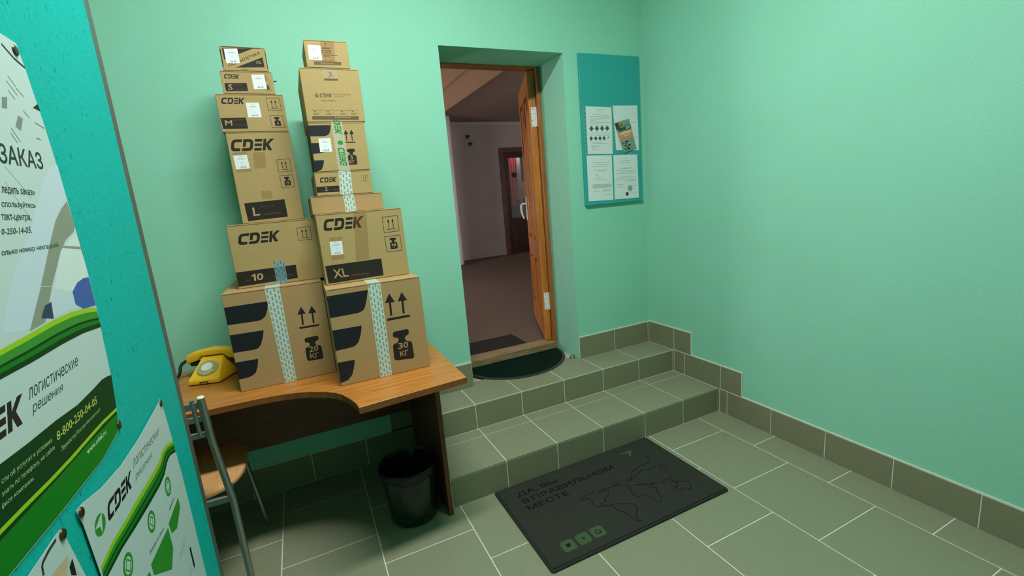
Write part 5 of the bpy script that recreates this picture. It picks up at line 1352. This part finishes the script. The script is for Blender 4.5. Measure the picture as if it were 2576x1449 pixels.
P1('slogan', [('text', '\u043b\u043e\u0433\u0438\u0441\u0442\u0438\u0447\u0435\u0441\u043a\u0438\u0435', [(-1.8839, 1.2780), (-1.7405, 1.2785), (-1.7426, 1.2664), (-1.8872, 1.2650)], 0, .25), ('text', '\u0440\u0435\u0448\u0435\u043d\u0438\u044f', [(-1.8851, 1.2574), (-1.8011, 1.2564), (-1.8045, 1.2455), (-1.8889, 1.2445)], 0, .25)], MATS['poster_dark_teal'])
P1('phone_number', [('text', '8-800-250-04-05', T['tel'], .008)], mat('poster_yellow_green', (190, 200, 90), rough=.4), .0010)
for _it in ([('text', '\u0417\u0432\u043e\u043d\u043e\u043a \u043f\u043e \u0420\u043e\u0441\u0441\u0438\u0438 \u0431\u0435\u0441\u043f\u043b\u0430\u0442\u043d\u044b\u0439', T['tel2']), ('text', '\u0441\u0442\u0438 \u043e\u0431 \u0443\u0441\u043b\u0443\u0433\u0430\u0445 \u0438 \u0443\u0441\u043b\u043e\u0432\u0438\u044f\u0445', [(-1.9752, 1.2092), (-1.8632, 1.2052), (-1.8654, 1.1985), (-1.9773, 1.2022)]), ('text', '\u0437\u043d\u0430\u0442\u044c \u043f\u043e \u0442\u0435\u043b\u0435\u0444\u043e\u043d\u0443, \u043d\u0430 \u0441\u0430\u0439\u0442\u0435', [(-1.9811, 1.1972), (-1.863, 1.1947), (-1.8649, 1.1875), (-1.983, 1.1905)]), ('text', '\u0444\u0438\u0441\u0435 \u043a\u043e\u043c\u043f\u0430\u043d\u0438\u0438.', [(-1.9865, 1.1864), (-1.9216, 1.1834), (-1.9227, 1.1772), (-1.9887, 1.1800)])]):
    P1('small_print', [_it], mat('poster_pale_green', (176, 200, 150), rough=.4), .0010)
P1('web_address', [('text', 'www.cdek.ru', [(-1.7895, 1.1506), (-1.7146, 1.1492), (-1.7149, 1.1420), (-1.7894, 1.1425)], .008)], mat('poster_white_ink', (214, 226, 196), rough=.4), .0010)
screw(p1, f1, -1.6744, 1.7235); screw(p1, f1, -1.664, 1.134)

# poster 2
o2 = [(-1.862, .62), (-1.855, .85), (-1.848, .98), (-1.855, 1.07), (-1.862, 1.0965), (-1.843, 1.0960), (-1.781, 1.0835), (-1.70, 1.0765), (-1.597, 1.0785), (-1.4595, 1.0900), (-1.436, 1.0940), (-1.428, 1.06), (-1.420, .99), (-1.413, .90), (-1.412, .78), (-1.4154, .62)]
p2, f2_ = poster('poster', o2, 'white poster with a green wave and round green icons below the large poster', .0028, .62)
def P2(name, items, m, lift=.0005): return emboss(name, items, f2_, m, p2, lift)
q = [(-1.832, 1.0575), (-1.795, 1.0575), (-1.795, 1.0275), (-1.832, 1.0275)]
ds = P2('logo_disc', [('shape', [ring(.5, .5, .5)], q)], M_GREEN2)
emboss('disc_arrow', [('shape', [[(.03, .60), (.85, .92), (.50, .02), (.44, .44)]], q)], f2_, MATS['glossy_poster_paper'], ds, .0008)
P2('logo', [('shape', LOGO, [(-1.7853, 1.0548), (-1.6676, 1.0512), (-1.6720, 1.0254), (-1.7903, 1.0292)])], MATS['poster_black_ink'])
P2('slogan', [('text', '\u043b\u043e\u0433\u0438\u0441\u0442\u0438\u0447\u0435\u0441\u043a\u0438\u0435', [(-1.6515, 1.0600), (-1.487, 1.0490), (-1.4948, 1.0375), (-1.6569, 1.0467)], 0, .25), ('text', '\u0440\u0435\u0448\u0435\u043d\u0438\u044f', [(-1.6574, 1.0346), (-1.5548, 1.0277), (-1.5625, 1.0165), (-1.6614, 1.0228)], 0, .25)], mat('poster_grey_text', (90, 100, 96), rough=.4))
up = T['p2wt']; lo = T['p2wb']
up[-1] = (-1.4190, .988); lo[-1] = (-1.4175, .9590)
for k, (a, b, m_) in enumerate(((0, .26, M_LIME), (.26, .5, M_GREEN2), (.5, .6, M_DKGREEN), (.6, .8, M_GREEN), (.8, 1.0, M_DKGREEN))):
    yy = [-1.844 + (1.844 - 1.419) * i / 30 for i in range(31)]
    e0 = [(y, interp(up, y) * (1 - a) + interp(lo, y) * a) for y in yy]; e1 = [(y, interp(up, y) * (1 - b) + interp(lo, y) * b) for y in yy]
    P2('wave_stripe', [('poly', [e0[i], e0[i + 1], e1[i + 1], e1[i]]) for i in range(30)], m_, .0006)
for k, (cy, cz) in enumerate(((-1.517, .930), (-1.6395, .930), (-1.767, .937))):
    c_ = P2('round_icon', [('poly', ring(cy, cz, .0205, .0195))], M_GREEN2)
    emboss('icon_face', [('poly', ring(cy, cz, .0140, .0133))], f2_, MATS['glossy_poster_paper'], c_, .0007)
    emboss('icon_symbol', [('poly', q) for q in stroke([[(cy - .009, cz - .008), (cy + .009, cz - .008), (cy + .009, cz + .008), (cy - .009, cz + .008)], [(cy - .009, cz + .002), (cy, cz - .010), (cy + .009, cz + .002), (cy, cz + .010)], [(cy - .011, cz), (cy, cz + .011), (cy + .011, cz), (cy, cz - .011)]][k], .0026, True)], f2_, M_GREEN2, c_, .0009)
P2('green_arrow', [('poly', T['g1'])], M_GREEN2); P2('green_arrow', [('poly', T['g2'])], M_GREEN2)
P2('green_arrow', [('poly', [(-1.80, .89), (-1.70, .872), (-1.697, .84), (-1.73, .81), (-1.80, .86)])], M_GREEN2)
P2('caption', [('text', '\u0412\u0441\u0435\u0433\u0434\u0430 \u043d\u0430 \u0441\u0432\u044f\u0437\u0438', [(-1.6792, .8980), (-1.5932, .8875), (-1.5962, .8805), (-1.6807, .8895)], .006)], MATS['poster_black_ink'])
P2('fine_print', [('poly', T['p2t2'])] + [('poly', q) for z in (.788, .781, .72, .712) for q in stroke([(-1.55, z), (-1.495, z + .002)], .0010)], MATS['poster_grey_text'])
P2('dark_bar', [('poly', T['bar'])], MATS['poster_black_ink'])
screw(p2, f2_, -1.8532, 1.0883); screw(p2, f2_, -1.4392, 1.0853)

# poster 3
o3 = [(-2.25, .62), (-1.87, .62), (-1.872, .98), (-1.881, 1.0117), (-1.890, 1.050), (-1.898, 1.083), (-1.904, 1.0985), (-1.92, 1.0985), (-1.98, 1.0950), (-2.25, 1.09)]
p3, f3 = poster('poster', o3, 'beige photo poster in the lower left corner', .0016, .62)
emboss('beige_area', [('poly', [(-2.24, .63), (-1.878, .63), (-1.884, 1.00), (-1.905, 1.062), (-1.95, 1.066), (-2.24, 1.05)])], f3, M_BEIGE, p3, .0005)
emboss('grey_area', [('poly', [(-1.905, 1.062), (-1.884, 1.00), (-1.9, .96), (-1.93, 1.03)])], f3, M_LGREY, p3, .0007)
emboss('dark_arc', [('poly', q) for q in stroke(T['p3a'], .004)], f3, mat('poster_dark_slate', (44, 60, 64), rough=.4), p3, .0008)
emboss('dark_leaf', [('poly', T['p3b'])], f3, MATS['poster_black_ink'], p3, .0009)
screw(p3, f3, -1.904, 1.0908)
